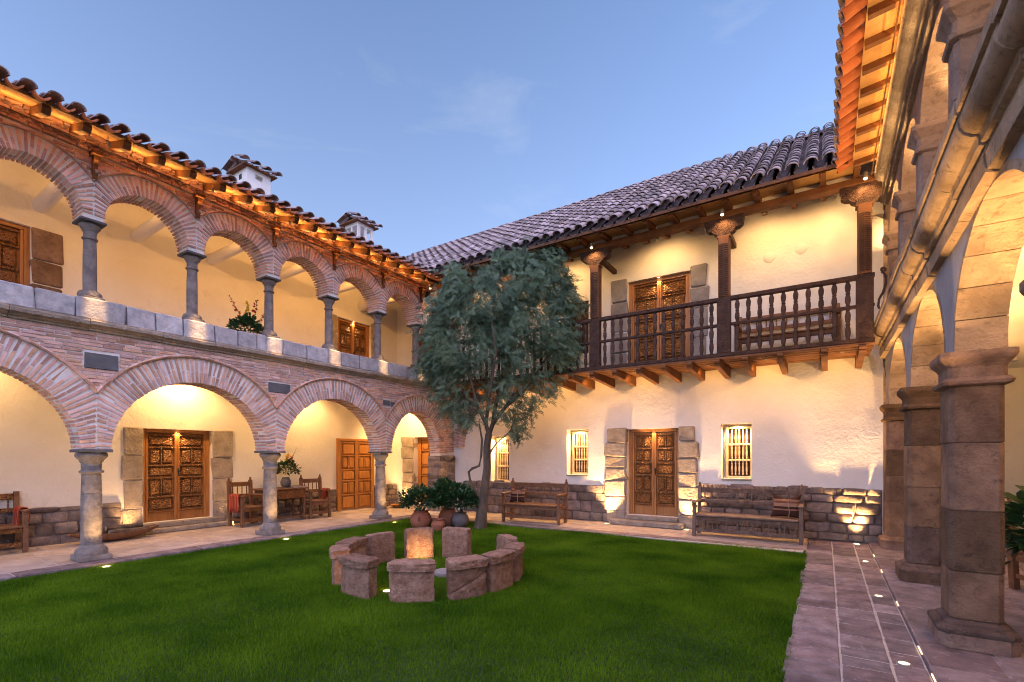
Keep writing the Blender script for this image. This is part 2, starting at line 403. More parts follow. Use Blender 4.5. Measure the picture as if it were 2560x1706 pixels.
# ------------------------------------------------------------------ lamps
def spot(name, loc, target, power, angle=80, blend=0.6, size=0.03, col=WARM, parent=None):
    d = bpy.data.lights.new(name, 'SPOT'); d.energy = power; d.color = col; d.spot_size = math.radians(angle); d.spot_blend = blend
    d.shadow_soft_size = size
    o = bpy.data.objects.new(name, d); COL.objects.link(o)
    o.location = loc
    o.rotation_euler = (Vector(target) - Vector(loc)).to_track_quat('-Z', 'Y').to_euler()
    if parent is not None:
        o.parent = parent; o.location = Vector(loc) - WL[parent]
    return o
def point(name, loc, power, size=0.06, col=WARM, parent=None):
    d = bpy.data.lights.new(name, 'POINT'); d.energy = power; d.color = col; d.shadow_soft_size = size
    o = bpy.data.objects.new(name, d); COL.objects.link(o); o.location = loc
    if parent is not None: o.parent = parent; o.location = Vector(loc) - WL[parent]
    return o
def ground_lamp(loc, target, power, label, angle=90, group=None, r=0.045, lens=None, halo=0.0):
    t = thing('ground_light', label, 'light', loc, 0, group)
    x, y, z = loc
    MB().lathe([(r + .014, -.05), (r + .014, .004), (r + .010, .008), (r, .008), (r, -.05)], 16, loc).build('trim_ring', STEEL, t, True)
    MB().lathe([(r * .98, -.04), (r * .98, .004), (r * .6, .007), (0.001, .008)], 16, loc).build('lens', lens or LENS, t, True)
    if power: spot('lamp', (x, y, z + .03), target, power, angle, 0.7, 0.05, parent=t)
    if halo: point('lamp', (x, y, z + .035), halo, 0.02, parent=t)
    return t
def small_lamp(loc, target, power, label, angle=110, bulb=True, group=None, col=WARM):
    """little can light; bulb shows at its lower end"""
    t = thing('spot_lamp', label, 'light', loc, 0, group)
    x, y, z = loc
    MB().lathe([(.028, 0.012), (.034, .03), (.034, .09), (.02, .11)], 12, loc).build('housing', STEEL, t, True)
    if bulb: MB().lathe([(.001, -.012), (.018, -.006), (.026, .008), (.026, .016)], 12, loc).build('bulb', LENS, t, True)
    spot('lamp', (x, y, z - .03), target, power, angle, 0.6, 0.03, col, parent=t)
    return t
# ================================================================== GROUND
XL = -8.93; XLW = -11.25; YB = 10.7; XR = 0.88
gnd = MB().add([(-400, -300, -.12), (400, -300, -.12), (400, 500, -.12), (-400, 500, -.12)], [(0, 1, 2, 3)]).build('ground', EARTH)
tag(gnd, 'bare earth ground around and below the courtyard', 'ground', kind='structure')
LX0, LX1, LY0, LY1 = -8.70, -0.26, -1.5, 9.22
def terr_y(x): return 9.02 + (x + 5.2) * 0.055 if x > -5.2 else 9.02
lawn = MB().add([(LX0 - .1, LY0, 0), (LX1 + .1, LY0, 0), (LX1 + .1, 9.6, 0), (LX0 - .1, 9.6, 0)], [(0, 1, 2, 3)]).build('lawn', SOIL)
tag(lawn, 'flat lawn filling the courtyard between the terraces', 'lawn', kind='structure')
rng = np.random.default_rng(5)
def grass_blades():
    pts = []
    n = 900000
    x = rng.uniform(LX0 - .03, LX1 + .03, n); y = rng.uniform(LY0 + 1.2, 9.35, n)
    d = -x * math.sin(_a) + y * math.cos(_a); lat = x * math.cos(_a) + y * math.sin(_a)
    u = np.abs(lat / np.maximum(d, .1))
    keep = (d > 2.3) & (u < 1.25) & (y < 9.02 + np.maximum(x + 5.2, 0) * 0.055 + .02)
    dens = np.clip(5.2 / np.maximum(d, .1), 0.30, 1.0)
    keep &= rng.uniform(0, 1, n) < dens
    x, y, d = x[keep], y[keep], d[keep]; n = len(x)
    h = rng.uniform(.018, .038, n) * (1 + .35 * np.sin(x * 2.3 + 1) * np.sin(y * 1.9)) ; h *= np.where(rng.uniform(0, 1, n) < .02, 1.6, 1)
    w = np.clip(.0028 * (d / 3.2), .0028, .0075)
    a = rng.uniform(0, 2 * PI, n); la = rng.uniform(0, 2 * PI, n); ll = rng.uniform(.1, .8, n) * h
    v = np.zeros((n, 3, 3), np.float32)
    v[:, 0] = np.stack([x - np.cos(a) * w, y - np.sin(a) * w, np.zeros(n)], 1)
    v[:, 1] = np.stack([x + np.cos(a) * w, y + np.sin(a) * w, np.zeros(n)], 1)
    v[:, 2] = np.stack([x + np.cos(la) * ll, y + np.sin(la) * ll, h], 1)
    me = bpy.data.meshes.new('grass'); me.vertices.add(n * 3); me.loops.add(n * 3); me.polygons.add(n)
    me.vertices.foreach_set('co', v.reshape(-1)); me.loops.foreach_set('vertex_index', np.arange(n * 3, dtype=np.int32))
    me.polygons.foreach_set('loop_start', np.arange(0, n * 3, 3, dtype=np.int32)); me.update(calc_edges=True); me.validate()
    return me
me = grass_blades(); me.materials.append(leafmat('grass_blade', (0.022, 0.085, 0.002), (0.155, 0.285, 0.012), 0.6, 0.25, 0.08, 1.1, 1.9))
g = link('grass', me); tag(g, 'short mown green grass covering the courtyard lawn', 'grass', kind='stuff')

def slabs(name, x0, x1, y0, y1, ztop, along, widths, lens, mats, parent, gap=0.012, th=0.06, j=0.004, clip=None, ragged=False):
    """paving stones in strips; along = 'x' or 'y' is the direction of a strip"""
    k = 0; U = (x0, x1) if along == 'y' else (y0, y1); V = (y0, y1) if along == 'y' else (x0, x1)
    u = U[0]
    while u < U[1] - .04:
        w = min(widths[k % len(widths)] * R_.uniform(.93, 1.07), U[1] - u); k += 1
        if U[1] - u - w < .12: w = U[1] - u
        v = V[0] - R_.uniform(0, lens[0])
        while v < V[1] - .03:
            l = R_.uniform(*lens)
            a, b = max(v, V[0]), min(v + l, V[1]); v += l
            if b - a < .05: continue
            if V[1] - b < .08: b = V[1]; v = V[1]
            rect = (u, u + w, a, b) if along == 'y' else (a, b, u, u + w)
            xa, xb, ya, yb = rect
            if clip and not clip((xa + xb) / 2, (ya + yb) / 2): continue
            if ragged: xa += R_.uniform(-.025, .03)
            cx, cy = (xa + xb) / 2, (ya + yb) / 2; zt = ztop + jit(.002)
            m_ = MB().cbox(xa - cx + gap / 2, xb - cx - gap / 2, ya - cy + gap / 2, yb - cy - gap / 2, -th, 0, .008, j)
            link('slab', m_.mesh('slab', mats), parent, (cx, cy, zt))
        u += w

# left terrace, back terrace, path, gallery floor on the right
tl = MB().box(-11.6, -8.715, -1.5, 10.9, -.11, .044).build('left_terrace', JOINT)
tag(tl, 'stone paved terrace floor under the brick arcade', 'terrace', kind='structure')
slabs('slab', -11.4, -9.02, -.6, 10.7, .05, 'y', [.42, .5, .46, .55], (.45, .85), PAVE, tl)
y = -1.2
while y < 9.02:
    l = min(R_.uniform(.7, 1.15), 9.02 - y)
    if 9.02 - y - l < .3: l = 9.02 - y
    link('kerb_stone', MB().cbox(-.16, .16, -l / 2 + .004, l / 2 - .004, -.16, 0, .012, .004).mesh('kerb_stone', PATHST), tl, (-8.855, y + l / 2, .052)); y += l
tb = MB().box(-8.70, -.30, 9.10, 10.9, -.10, .028).build('back_terrace', JOINT)
tag(tb, 'stone paved terrace strip in front of the balcony wing', 'terrace', kind='structure')
slabs('slab', -8.70, -.26, 9.42, 10.7, .035, 'x', [.42, .45, .41], (.5, .95), PAVE, tb)
x = -8.70
while x < -.27:
    l = min(R_.uniform(.6, 1.1), -.26 - x)
    if -.26 - x - l < .3: l = -.26 - x
    ya, yb = terr_y(x), terr_y(x + l)
    m_ = MB(); c = (x + l / 2, 9.2, .036)
    m_.prism([(x + .004 - c[0], ya - c[1]), (x + l - .004 - c[0], yb - c[1]), (x + l - .004 - c[0], 9.415 - c[1]), (x + .004 - c[0], 9.415 - c[1])], lambda u, w, d: (u, w, d), -.14, 0)
    link('kerb_stone', m_.mesh('kerb_stone', PATHST), tb, c); x += l
pth = MB().box(-.245, .635, -1.0, 10.70, -.11, .0125).build('path', JOINT)
tag(pth, 'narrow stone path with floor lights beside the pillar gallery', 'path', kind='structure')
slabs('slab', -.26, .10, -.5, 10.7, .020, 'y', [.36], (.26, .55), PATHST, pth, .012, .06, .003, ragged=True)
slabs('slab', .10, .42, -.5, 10.7, .018, 'y', [.32], (.20, .36), PATHST, pth, .012, .05, .002)
slabs('slab', .42, .635, -.5, 10.7, .018, 'y', [.215], (.20, .40), PATHST, pth, .012, .05, .002)
gf = MB().box(.645, 6.0, -1.0, 14.0, -.10, .048).build('gallery_floor', PATHST)
tag(gf, 'raised stone gallery floor behind the pillars', 'floor', kind='structure')
slabs('slab', .645, 3.4, 1.0, 13.2, .055, 'y', [.42, .55, .6], (.55, 1.1), PATHST, gf, .010, .05, .004)
# slots of light set in the riser between path and gallery floor
for k, y in enumerate((4.45, 5.05, 6.5, 8.2, 9.4)):
    t = MB().box(.637, .6445, y - .09, y + .09, .024, .032).build('slot_light', STRIP)
    tag(t, ['nearest glowing slot light in the riser beside the path', 'second slot light in the riser, by the front pillar', 'third slot light in the riser, before the second pillar',
            'fourth slot light in the riser, past the second pillar', 'farthest slot light in the riser, near the third pillar'][k], 'light', 'slot lights along the gallery step')
# ================================================================== LEFT WING (brick arcade, two storeys)
LW = thing('brick_arcade_wing', 'two-storey brick arcade wing with round arches, stone columns and tiled roof', 'building', (-10.2, 5.0, 0))
D0 = 0.42                       # wall thickness
ux, uy, uz = Vector((1, 0, 0)), Vector((0, 1, 0)), Vector((0, 0, 1))
specs = []                      # bricks on the front
specs_in = []                   # bricks deeper in the soffits

def brick(cy, cz, ang, w, h, dep=.22, xf=XL, lst=None, proud=0.0):
    """w along the rotated direction, h across it, in the plane of the wall"""
    c, s = math.cos(ang), math.sin(ang)
    a = Vector((0, c, s)); b = Vector((0, -s, c))
    xc = xf + proud - dep / 2 + jit(.004)
    M = frame((xc, cy, cz), ux * dep, a * w, b * h)
    (specs if lst is None else lst).append(M)

def arch_ring(yc, zc, a, b, t, lo, hi, step, th, xf=XL, proud=0.0, zmin=None):
    """rows of bricks set round an elliptical arch; lo/hi: y limits of this arch's share of the wall"""
    N = 400; th_ = [PI * k / N for k in range(N + 1)]
    pts = [(yc + a * math.cos(q), zc + b * math.sin(q)) for q in th_]
    L = [0]
    for k in range(N): L.append(L[-1] + math.hypot(pts[k + 1][0] - pts[k][0], pts[k + 1][1] - pts[k][1]))
    n = int(L[-1] / step); ps = L[-1] / n; k = 0
    for i in range(n):
        s_ = (i + .5) * ps
        while L[k + 1] < s_: k += 1
        q = th_[k]
        nx, nz = math.cos(q) / a, math.sin(q) / b; m_ = math.hypot(nx, nz); nx /= m_; nz /= m_
        y0, z0 = pts[k]
        tt = t
        lim = (hi if nx > 0 else lo)
        if abs(nx) > 1e-3:
            tm = (lim - y0) / nx
            if tm < tt: tt = tm
        if tt < .05: continue
        tt -= .006
        ang = math.atan2(nz, nx)
        thk = th * R_.uniform(.88, 1.08)
        if tt > .26 and R_.random() < .72:
            f = R_.choice([.36, .5, .63]) + jit(.05); cuts = [0, f * tt, tt]
        elif tt > .17 and R_.random() < .4:
            cuts = [0, tt * R_.uniform(.45, .6), tt]
        else: cuts = [0, tt]
        for c0, c1 in zip(cuts, cuts[1:]):
            r = (c0 + c1) / 2; w = c1 - c0 - .013
            if w < .03: continue
            brick(y0 + nx * r, z0 + nz * r, ang + jit(.02), w, thk, .22, xf, None, proud + jit(.006) - (0.004 if c0 else 0))
        # two more bricks deep in the soffit
        for xf2, dp in ((xf - .232, .19),):
            w = min(.2, tt)
            brick(y0 + nx * w / 2, z0 + nz * w / 2, ang, w, thk, dp, xf2, specs_in)

def core(arches, piers, ztop, zc, xf, xb, name, y0, y1):
    """mortar body of the arcade wall with its openings"""
    m_ = MB(); N = 28; off = .012
    for (yc, zz, a, b, ps) in arches:
        P = [(yc + (a + off) * math.cos(PI * k / N), zz + (b + off) * math.sin(PI * k / N)) for k in range(N + 1)]
        for (ya, za), (yb, zb) in zip(P, P[1:]):
            m_.add([(xf, ya, za), (xf, yb, zb), (xf, yb, ztop), (xf, ya, ztop)], [(0, 1, 2, 3)])
            m_.add([(xb, ya, za), (xb, yb, zb), (xb, yb, ztop), (xb, ya, ztop)], [(3, 2, 1, 0)])
            m_.add([(xf, ya, za), (xf, yb, zb), (xb, yb, zb), (xb, ya, za)], [(3, 2, 1, 0)])
    for (ya, yb, zb, zs) in piers:
        m_.add([(xf, ya, zb), (xf, yb, zb), (xf, yb, ztop), (xf, ya, ztop)], [(0, 1, 2, 3)])
        m_.add([(xb, ya, zb), (xb, yb, zb), (xb, yb, ztop), (xb, ya, ztop)], [(3, 2, 1, 0)])
        for yy in (ya, yb): m_.add([(xf, yy, zb), (xb, yy, zb), (xb, yy, zs), (xf, yy, zs)], [(0, 1, 2, 3)])
        m_.add([(xf, ya, zb), (xf, yb, zb), (xb, yb, zb), (xb, ya, zb)], [(0, 1, 2, 3)])
    m_.add([(xf, y0, ztop), (xf, y1, ztop), (xb, y1, ztop), (xb, y0, ztop)], [(0, 1, 2, 3)])
    return m_.build(name, MORTAR, LW)

LCOL = [-.17, 2.60, 5.35, 8.15]                # lower columns
PH = .18                                       # half width of a brick pier at the spring
ZS, ZC = 1.685, 1.64
LAR = []
for k in range(3): LAR.append(((LCOL[k] + LCOL[k + 1]) / 2, ZC, (LCOL[k + 1] - LCOL[k]) / 2 - PH, 1.175, .42))
LAR.append(((8.33 + 10.11) / 2, ZC, (10.11 - 8.33) / 2, 1.09, .40))
UCOL = [-.17, 1.20, 2.57, 3.94, 5.30, 6.65, 8.02, 9.32]
UZS, UZC, UPH = 5.03, 5.085, .135
UAR = [((UCOL[k] + UCOL[k + 1]) / 2, UZC, (UCOL[k + 1] - UCOL[k]) / 2 - UPH, .545, .29) for k in range(7)]
ZT1, ZT2 = 3.40, 5.99
plq = [(2.465, 2.86, 2.86, 3.085), (5.20, 5.64, 2.81, 3.00), (8.06, 8.26, 2.80, 2.93), (8.29, 8.44, 2.79, 2.90), (-.35, .05, 2.86, 3.07)]

core([a for a in LAR], [(c - PH + .012, c + PH - .012, ZS - .02, ZC) for c in LCOL] + [(10.122, 10.72, 1.5, ZC)], ZT1, ZC, XL - .014, XL - D0 + .014, 'wall_core', -.35, 10.72)
core([a for a in UAR], [(c - UPH + .012, c + UPH - .012, UZS - .02, UZC) for c in UCOL[:-1]] + [(UCOL[-1] - UPH + .012, 9.66, UZS - .02, UZC)], ZT2, UZC, XL - .014, XL - .36 + .014, 'wall_core', -.3, 9.66)

def spandrel(arches, z0, z1, course, bh, bl, ya, yb, t, plaques=()):
    z = z0
    while z + bh < z1 + .004:
        zm = z + bh / 2; blocked = []
        for (yc, zz, a, b, tt) in arches:
            A, B = a + tt + .055, b + tt + .05
            q = (zm - zz) / B
            if q < 1:
                q = max(q, 0); w = A * math.sqrt(1 - q * q); blocked.append((yc - w, yc + w))
        for (p0, p1, q0, q1) in plaques:
            if q0 - .02 < zm < q1 + .02: blocked.append((p0 - .012, p1 + .012))
        blocked.sort(); free = []; cur = ya
        for b0, b1 in blocked:
            if b0 > cur: free.append((cur, b0))
            cur = max(cur, b1)
        if cur < yb: free.append((cur, yb))
        for f0, f1 in free:
            y = f0 - R_.uniform(0, bl[0] * .8); first = True
            while y < f1:
                l = R_.uniform(*bl); a0, a1 = max(y, f0), min(y + l, f1); y += l
                if a1 - a0 < .035: continue
                brick((a0 + a1) / 2, zm + jit(.003), jit(.015), a1 - a0 - .014, bh * R_.uniform(.88, 1.05), .1, XL, None, jit(.005))
        z += course

mids = [(LCOL[k] + LCOL[k]) / 2 for k in range(4)]
lims = [(-.17, 2.60), (2.60, 5.35), (5.35, 8.15), (8.15, 10.40)]
for (yc, zz, a, b, t), (lo, hi) in zip(LAR, lims): arch_ring(yc, zz, a, b, t, lo, hi, .060, .0375)
ulims = list(zip(UCOL, UCOL[1:])); ulims[-1] = (8.02, 9.62)
for (yc, zz, a, b, t), (lo, hi) in zip(UAR, ulims): arch_ring(yc, zz, a, b, t, lo, hi, .050, .031)
spandrel(LAR, 2.30, 3.39, .052, .037, (.17, .30), -.3, 10.69, .42, plq)
spandrel(UAR, 5.45, 5.985, .047, .035, (.14, .26), -.28, 9.62, .29)
# the pier beside the corner: lower part of rubble, brick above
z = 1.70
while z < 2.3:
    for y in (10.16, 10.38, 10.58): brick(y + jit(.02), z, 0, R_.uniform(.17, .2), .042, .1)
    z += .056
spread('brick', specs, LW, BRICK, 300, stuff_name='brick_field')
b = MB(); sh = MB().box(-.5, .5, -.5, .5, -.5, .5, .04)
for M in specs_in: b.add(xform(sh.v, M), sh.f)
o = b.build('soffit_brick_field', BRICK, LW); o['kind'] = 'stuff'

# hood moulds over the arches
def hood(yc, zz, a, b, t, w, pr, lo, hi):
    m_ = MB(); N = 44; A, B = a + t + .004, b + t + .004
    prev = None
    for k in range(N + 1):
        q = PI * k / N; cy, cz = math.cos(q), math.sin(q)
        y, z = yc + A * cy, zz + B * cz
        if not (lo - .02 <= y <= hi + .02) or z < zz + .45 * b: prev = None; continue
        r0 = (y, z); r1 = (y + w * cy, z + w * cz)
        cur = [(XL - .02, *r0), (XL + pr * .7, *r0), (XL + pr, (r0[0] + r1[0]) / 2, (r0[1] + r1[1]) / 2), (XL + pr * .6, *r1), (XL - .02, *r1)]
        if prev:
            m_.add(prev + cur, [(i, i + 1, i + 6, i + 5) for i in range(4)])
        prev = cur
    return m_.build('hood_mould', BRICK, LW, True, ang=30)
for A_, (lo, hi) in zip(LAR, lims): hood(*A_, .04, .045, lo, hi)
for A_, (lo, hi) in zip(UAR, ulims): hood(*A_, .026, .03, lo, hi)
for (y0, y1, z0, z1) in plq:
    link('plaque', MB().cbox(-.04, .012, -(y1 - y0) / 2, (y1 - y0) / 2, -(z1 - z0) / 2, (z1 - z0) / 2, .006, .004).mesh('plaque', SLATE), LW, (XL, (y0 + y1) / 2, (z0 + z1) / 2))

# columns
def column(yc, xc, z0, z1, r, plinth, drum=True):
    c = part('column', LW, (xc, yc, z0)); h = z1 - z0; k = plinth / .21
    MB().cbox(-plinth, plinth, -plinth, plinth, 0, .085 * k, .012, .006).add([], []).build('plinth', COLSTONE, c, world=False)
    bs = [(plinth * .98, .086 * k), (plinth * 1.0, .12 * k), (plinth * .97, .165 * k), (plinth * .86, .195 * k), (r * 1.22, .205 * k), (r * 1.14, .23 * k), (r * 1.03, .245 * k)]
    MB().lathe(bs, 28).build('base', COLSTONE, c, True, False)
    zc = h - .34 * k
    f1 = h * .62
    MB().lathe([(r * 1.02, .246 * k), (r * 1.03, f1 * .5), (r * 1.0, f1 - .004), (r * .985, f1)], 28).build('shaft', COLSTONE, c, True, False)
    MB().lathe([(r * .985, f1 + .003), (r * .99, f1 + .01), (r * .93, zc)], 28).build('shaft', COLSTONE, c, True, False)
    cp = [(r * .94, zc + .001), (r * 1.16, zc + .012 * k), (r * 1.2, zc + .035 * k), (r * 1.12, zc + .05 * k), (r * .97, zc + .062 * k), (r * .98, zc + .17 * k), (r * 1.12, zc + .185 * k), (r * 1.15, zc + .21 * k), (r * 1.42, zc + .25 * k), (r * 1.56, zc + .275 * k), (r * 1.56, zc + .31 * k), (r * 1.4, h - .001)]
    MB().lathe(cp, 28).build('capital', COLSTONE, c, True, False)
    return c
for y in LCOL: column(y, XL - .21, .05, 1.64, .122, .195)
for y in UCOL: column(y, XL - .17, 3.86, 4.995, .080, .145)
for y in LCOL: link('abacus', MB().cbox(-.225, .215, -.195, .195, 0, .045, .008, .004).mesh('abacus', SLATE), LW, (XL - .21, y, 1.6405))
for y in UCOL: link('abacus', MB().cbox(-.185, .18, -.152, .152, 0, .036, .006, .003).mesh('abacus', SLATE), LW, (XL - .175, y, 4.9955))

# corner pier of rubble with a bracket stone
for k in range(9):
    z = .05 + k * .17
    for y0, y1 in ((10.02, 10.34), (10.34, 10.71)) if k % 2 else ((10.02, 10.48), (10.48, 10.71)):
        link('pier_stone', MB().cbox(-.24, .24, -(y1 - y0) / 2 + .008, (y1 - y0) / 2 - .008, -.078, .078, .03, .014).mesh('pier_stone', RUBBLE), LW, (XL - .19, (y0 + y1) / 2, z + .085))
MB().box(XL - .40, XL + .03, 10.035, 10.70, .04, 1.58).build('pier_core', RUBBLE, LW)
MB().lathe([(.02, 0), (.09, .03), (.17, .10), (.19, .14), (.15, .145)], 16, (XL + .06, 10.34, 1.45)).build('bracket_bowl', ROUGHSTONE, LW, True)

# cornice and parapet
y = -.3; prof = [(0, 3.398), (.03, 3.40), (.035, 3.425), (.06, 3.435), (.085, 3.455), (.125, 3.475), (.13, 3.52), (.11, 3.535), (.11, 3.552), (-.34, 3.552), (-.34, 3.398)]
while y < 9.62:
    l = min(R_.uniform(.7, 1.0), 9.62 - y)
    if 9.62 - y - l < .3: l = 9.62 - y
    dz, dx = jit(.005), jit(.006)
    MB().prism([(u, w) for u, w in prof], lambda u, w, d: (XL + u + dx, d, w + dz), y + .003, y + l - .003).build('cornice_stone', ROUGHSTONE, LW)
    y += l
y = -.3
while y < 9.62:
    nc = [c for c in UCOL if abs(c - y) < .3]
    l = R_.uniform(.34, .62)
    for c in UCOL:
        if y < c - .17 < y + l: l = c - .17 - y if c - .17 - y > .14 else l
        if abs(y - (c - .17)) < .01: l = .34
    l = min(l, 9.62 - y)
    if 9.62 - y - l < .15: l = 9.62 - y
    h = .304 + jit(.006)
    link('parapet_block', MB().cbox(-.28, .045, -l / 2 + .004, l / 2 - .004, 0, h, .018, .010).mesh('parapet_block', PARAPET), LW, (XL + jit(.012), y + l / 2, 3.5535)); y += l

# corbelled brick courses under the eave
cs = []
for r, (z, pr, saw, h) in enumerate([(5.995, .03, 0, .036), (6.04, .055, 1, .034), (6.082, .085, 0, .034), (6.122, .115, 1, .034), (6.16, .14, 0, .032)]):
    y = -.28
    while y < 9.6:
        l = R_.uniform(.12, .22) if not saw else .105
        if saw:
            a = Vector((math.sqrt(.5), math.sqrt(.5), 0)); b_ = Vector((-math.sqrt(.5), math.sqrt(.5), 0))
            cs.append(frame((XL + pr - .07 + jit(.006), y + l / 2, z + h / 2), a * .11, b_ * .1, uz * h))
        else:
            cs.append(frame((XL + pr - .1 + jit(.008), y + l / 2, z + h / 2 + jit(.003)), ux * .2, uy * (l - .012), uz * h))
        y += l
spread('corbel_brick', cs, LW, BRICK, 260, stuff_name='corbel_brick_field')
MB().box(XL - .35, XL - .02, -.28, 9.62, 5.99, 6.34).build('wall_head', MORTAR, LW)
# wooden brackets in the upper spandrels
for c in UCOL[1:]:
    m_ = MB()
    m_.prism([(0, 5.60), (.05, 5.62), (.055, 5.80), (.10, 5.86), (.10, 5.93), (0, 5.93)], lambda u, w, d: (XL + .004 + u, d, w), c - .03, c + .03)
    m_.box(XL + .004, XL + .15, c - .06, c + .06, 5.93, 5.985, .004)
    m_.build('wood_bracket', BEAMW, LW)

# eave: rafters, boards, fascia, tiles
def zl(x): return 6.09 - (x + 8.45) * 0.30              # underside of the boards
y = -.25; ry = []
while y < 9.1: ry.append(y); y += .43
ry = [v_ + jit(.02) for v_ in ry]
for y in ry:
    m_ = MB(); x0, x1 = XL - .1, -8.27
    m_.prism([(x0, zl(x0) - .10), (x1 - .05, zl(x1) - .10), (x1, zl(x1) - .06), (x1, zl(x1) - .004), (x0, zl(x0) - .004)], lambda u, w, d: (u, d, w), y - .045, y + .045)
    m_.build('rafter', BEAMW, LW)
for y0, y1 in zip(ry, ry[1:]):
    for a, b in ((-8.80, -8.235), ):
        m_ = MB(); m_.prism([(a, zl(a)), (b, zl(b)), (b, zl(b) + .022), (a, zl(a) + .022)], lambda u, w, d: (u, d, w), y0 + .003, y1 - .003); m_.build('soffit_board', SOFFIT, LW)
ROOF_L = part('roof', LW, (-9, 4, 6.2))
SLL = 0.31
def tile_mesh(r0, r1, L, flip, mats, name='roof_tile', n=7, th=.016):
    m_ = MB(); v = []; rows = []
    for (r, yy) in ((r0, 0), (r1, L)):
        for rr in (r, r - th):
            rows.append([(rr * math.cos(PI * k / n), yy, (rr * math.sin(PI * k / n)) * (-1 if flip else 1) * .78) for k in range(n + 1)])
    # rows: outer front, inner front, outer back, inner back
    vv = [p for row in rows for p in row]; q = n + 1; f = []
    for k in range(n):
        f.append((k, k + 1, 2 * q + k + 1, 2 * q + k)); f.append((q + k + 1, q + k, 3 * q + k, 3 * q + k + 1))
        f.append((k + 1, k, q + k, q + k + 1)); f.append((2 * q + k, 2 * q + k + 1, 3 * q + k + 1, 3 * q + k))
    f.append((0, 2 * q, 3 * q, q)); f.append((n, q + n, 3 * q + n, 2 * q + n))
    m_.add(vv, f); return m_
def roof_tiles(parent, E, A, S, ncol, nrow, sp, expo, keep, mat_cover, mat_pan, limit=300, r=.098, L=.43, lift=.03, coljit=.012):
    """barrel tiles: E eave corner, A along the eave, S up the slope (unit vectors)"""
    A = Vector(A).normalized(); S = Vector(S).normalized(); N = A.cross(S)
    if N.z < 0: N = -N
    cov = tile_mesh(r, r * .80, L, False, mat_cover); pan = tile_mesh(r * .98, r * .80, L, True, mat_pan)
    cs_, ps_ = [], []
    for k in range(ncol):
        cj = jit(coljit)
        for j in range(nrow):
            for which in (0, 1):
                off = (k + (.5 if which else 0)) * sp + cj * .6
                tilt = -.035 if which else -.055
                p = Vector(E) + A * (off + jit(.006)) + S * (j * expo + jit(.012) - (.0 if which else -.02)) + N * ((.0 if which else lift + .030) + jit(.004) + .012)
                if not keep(p): continue
                Sr = (S + N * (tilt + jit(.012)) + A * jit(.03)).normalized(); Xr = Sr.cross(N).normalized(); Zr = Xr.cross(Sr)
                M = frame(p, Xr, Sr, Zr)
                (ps_ if which else cs_).append(M)
    def size(M):
        p = proj(M.to_translation())
        return 0 if p is None or not (-60 < p[0] < 2620 and -60 < p[1] < 1760) else 1 / p[2] ** 2
    cs_.sort(key=size, reverse=True); ps_.sort(key=size, reverse=True)
    cm = cov.mesh('roof_tile', mat_cover, True, 50); pm = pan.mesh('roof_tile', mat_pan, True, 50)
    lc = int(limit * .67); lp = limit - lc
    for M in cs_[:lc]: piece('roof_tile', cm, parent, M)
    for M in ps_[:lp]: piece('roof_tile', pm, parent, M)
    b = MB()
    for M in cs_[lc:]: b.add(xform(cov.v, M), cov.f, 0)
    for M in ps_[lp:]: b.add(xform(pan.v, M), pan.f, 1)
    if b.v:
        o = b.build('roof_tile_field', [mat_cover, mat_pan], parent, True, ang=50); o['kind'] = 'stuff'
    return len(cs_), len(ps_)
sl = Vector((-1, 0, SLL)).normalized()
roof_tiles(ROOF_L, (-8.06, -.2, zl(-8.16) + .020), (0, 1, 0), sl, 40, 9, .238, .33, lambda p: p.y < 9.3 + (-8.1 - p.x) * .8, TILE, TILE_O, 110, r=.080, lift=.010)
m_ = MB()
for (x0, x1) in ((-8.2, -11.9),):
    m_.add([(x0, -.3, zl(-8.16) + .012 + (-8.16 - x0) * SLL), (x0, 9.3, zl(-8.16) + .012 + (-8.16 - x0) * SLL), (x1, 12.3, zl(-8.16) + .012 + (-8.16 - x1) * SLL), (x1, -.3, zl(-8.16) + .012 + (-8.16 - x1) * SLL)], [(0, 1, 2, 3)])
m_.build('roof_deck', BEAMW, ROOF_L)
MB().box(-8.30, -8.245, -.25, 9.1, zl(-8.25) + .024, zl(-8.25) + .05, .0).build('fascia', BEAMW, ROOF_L)

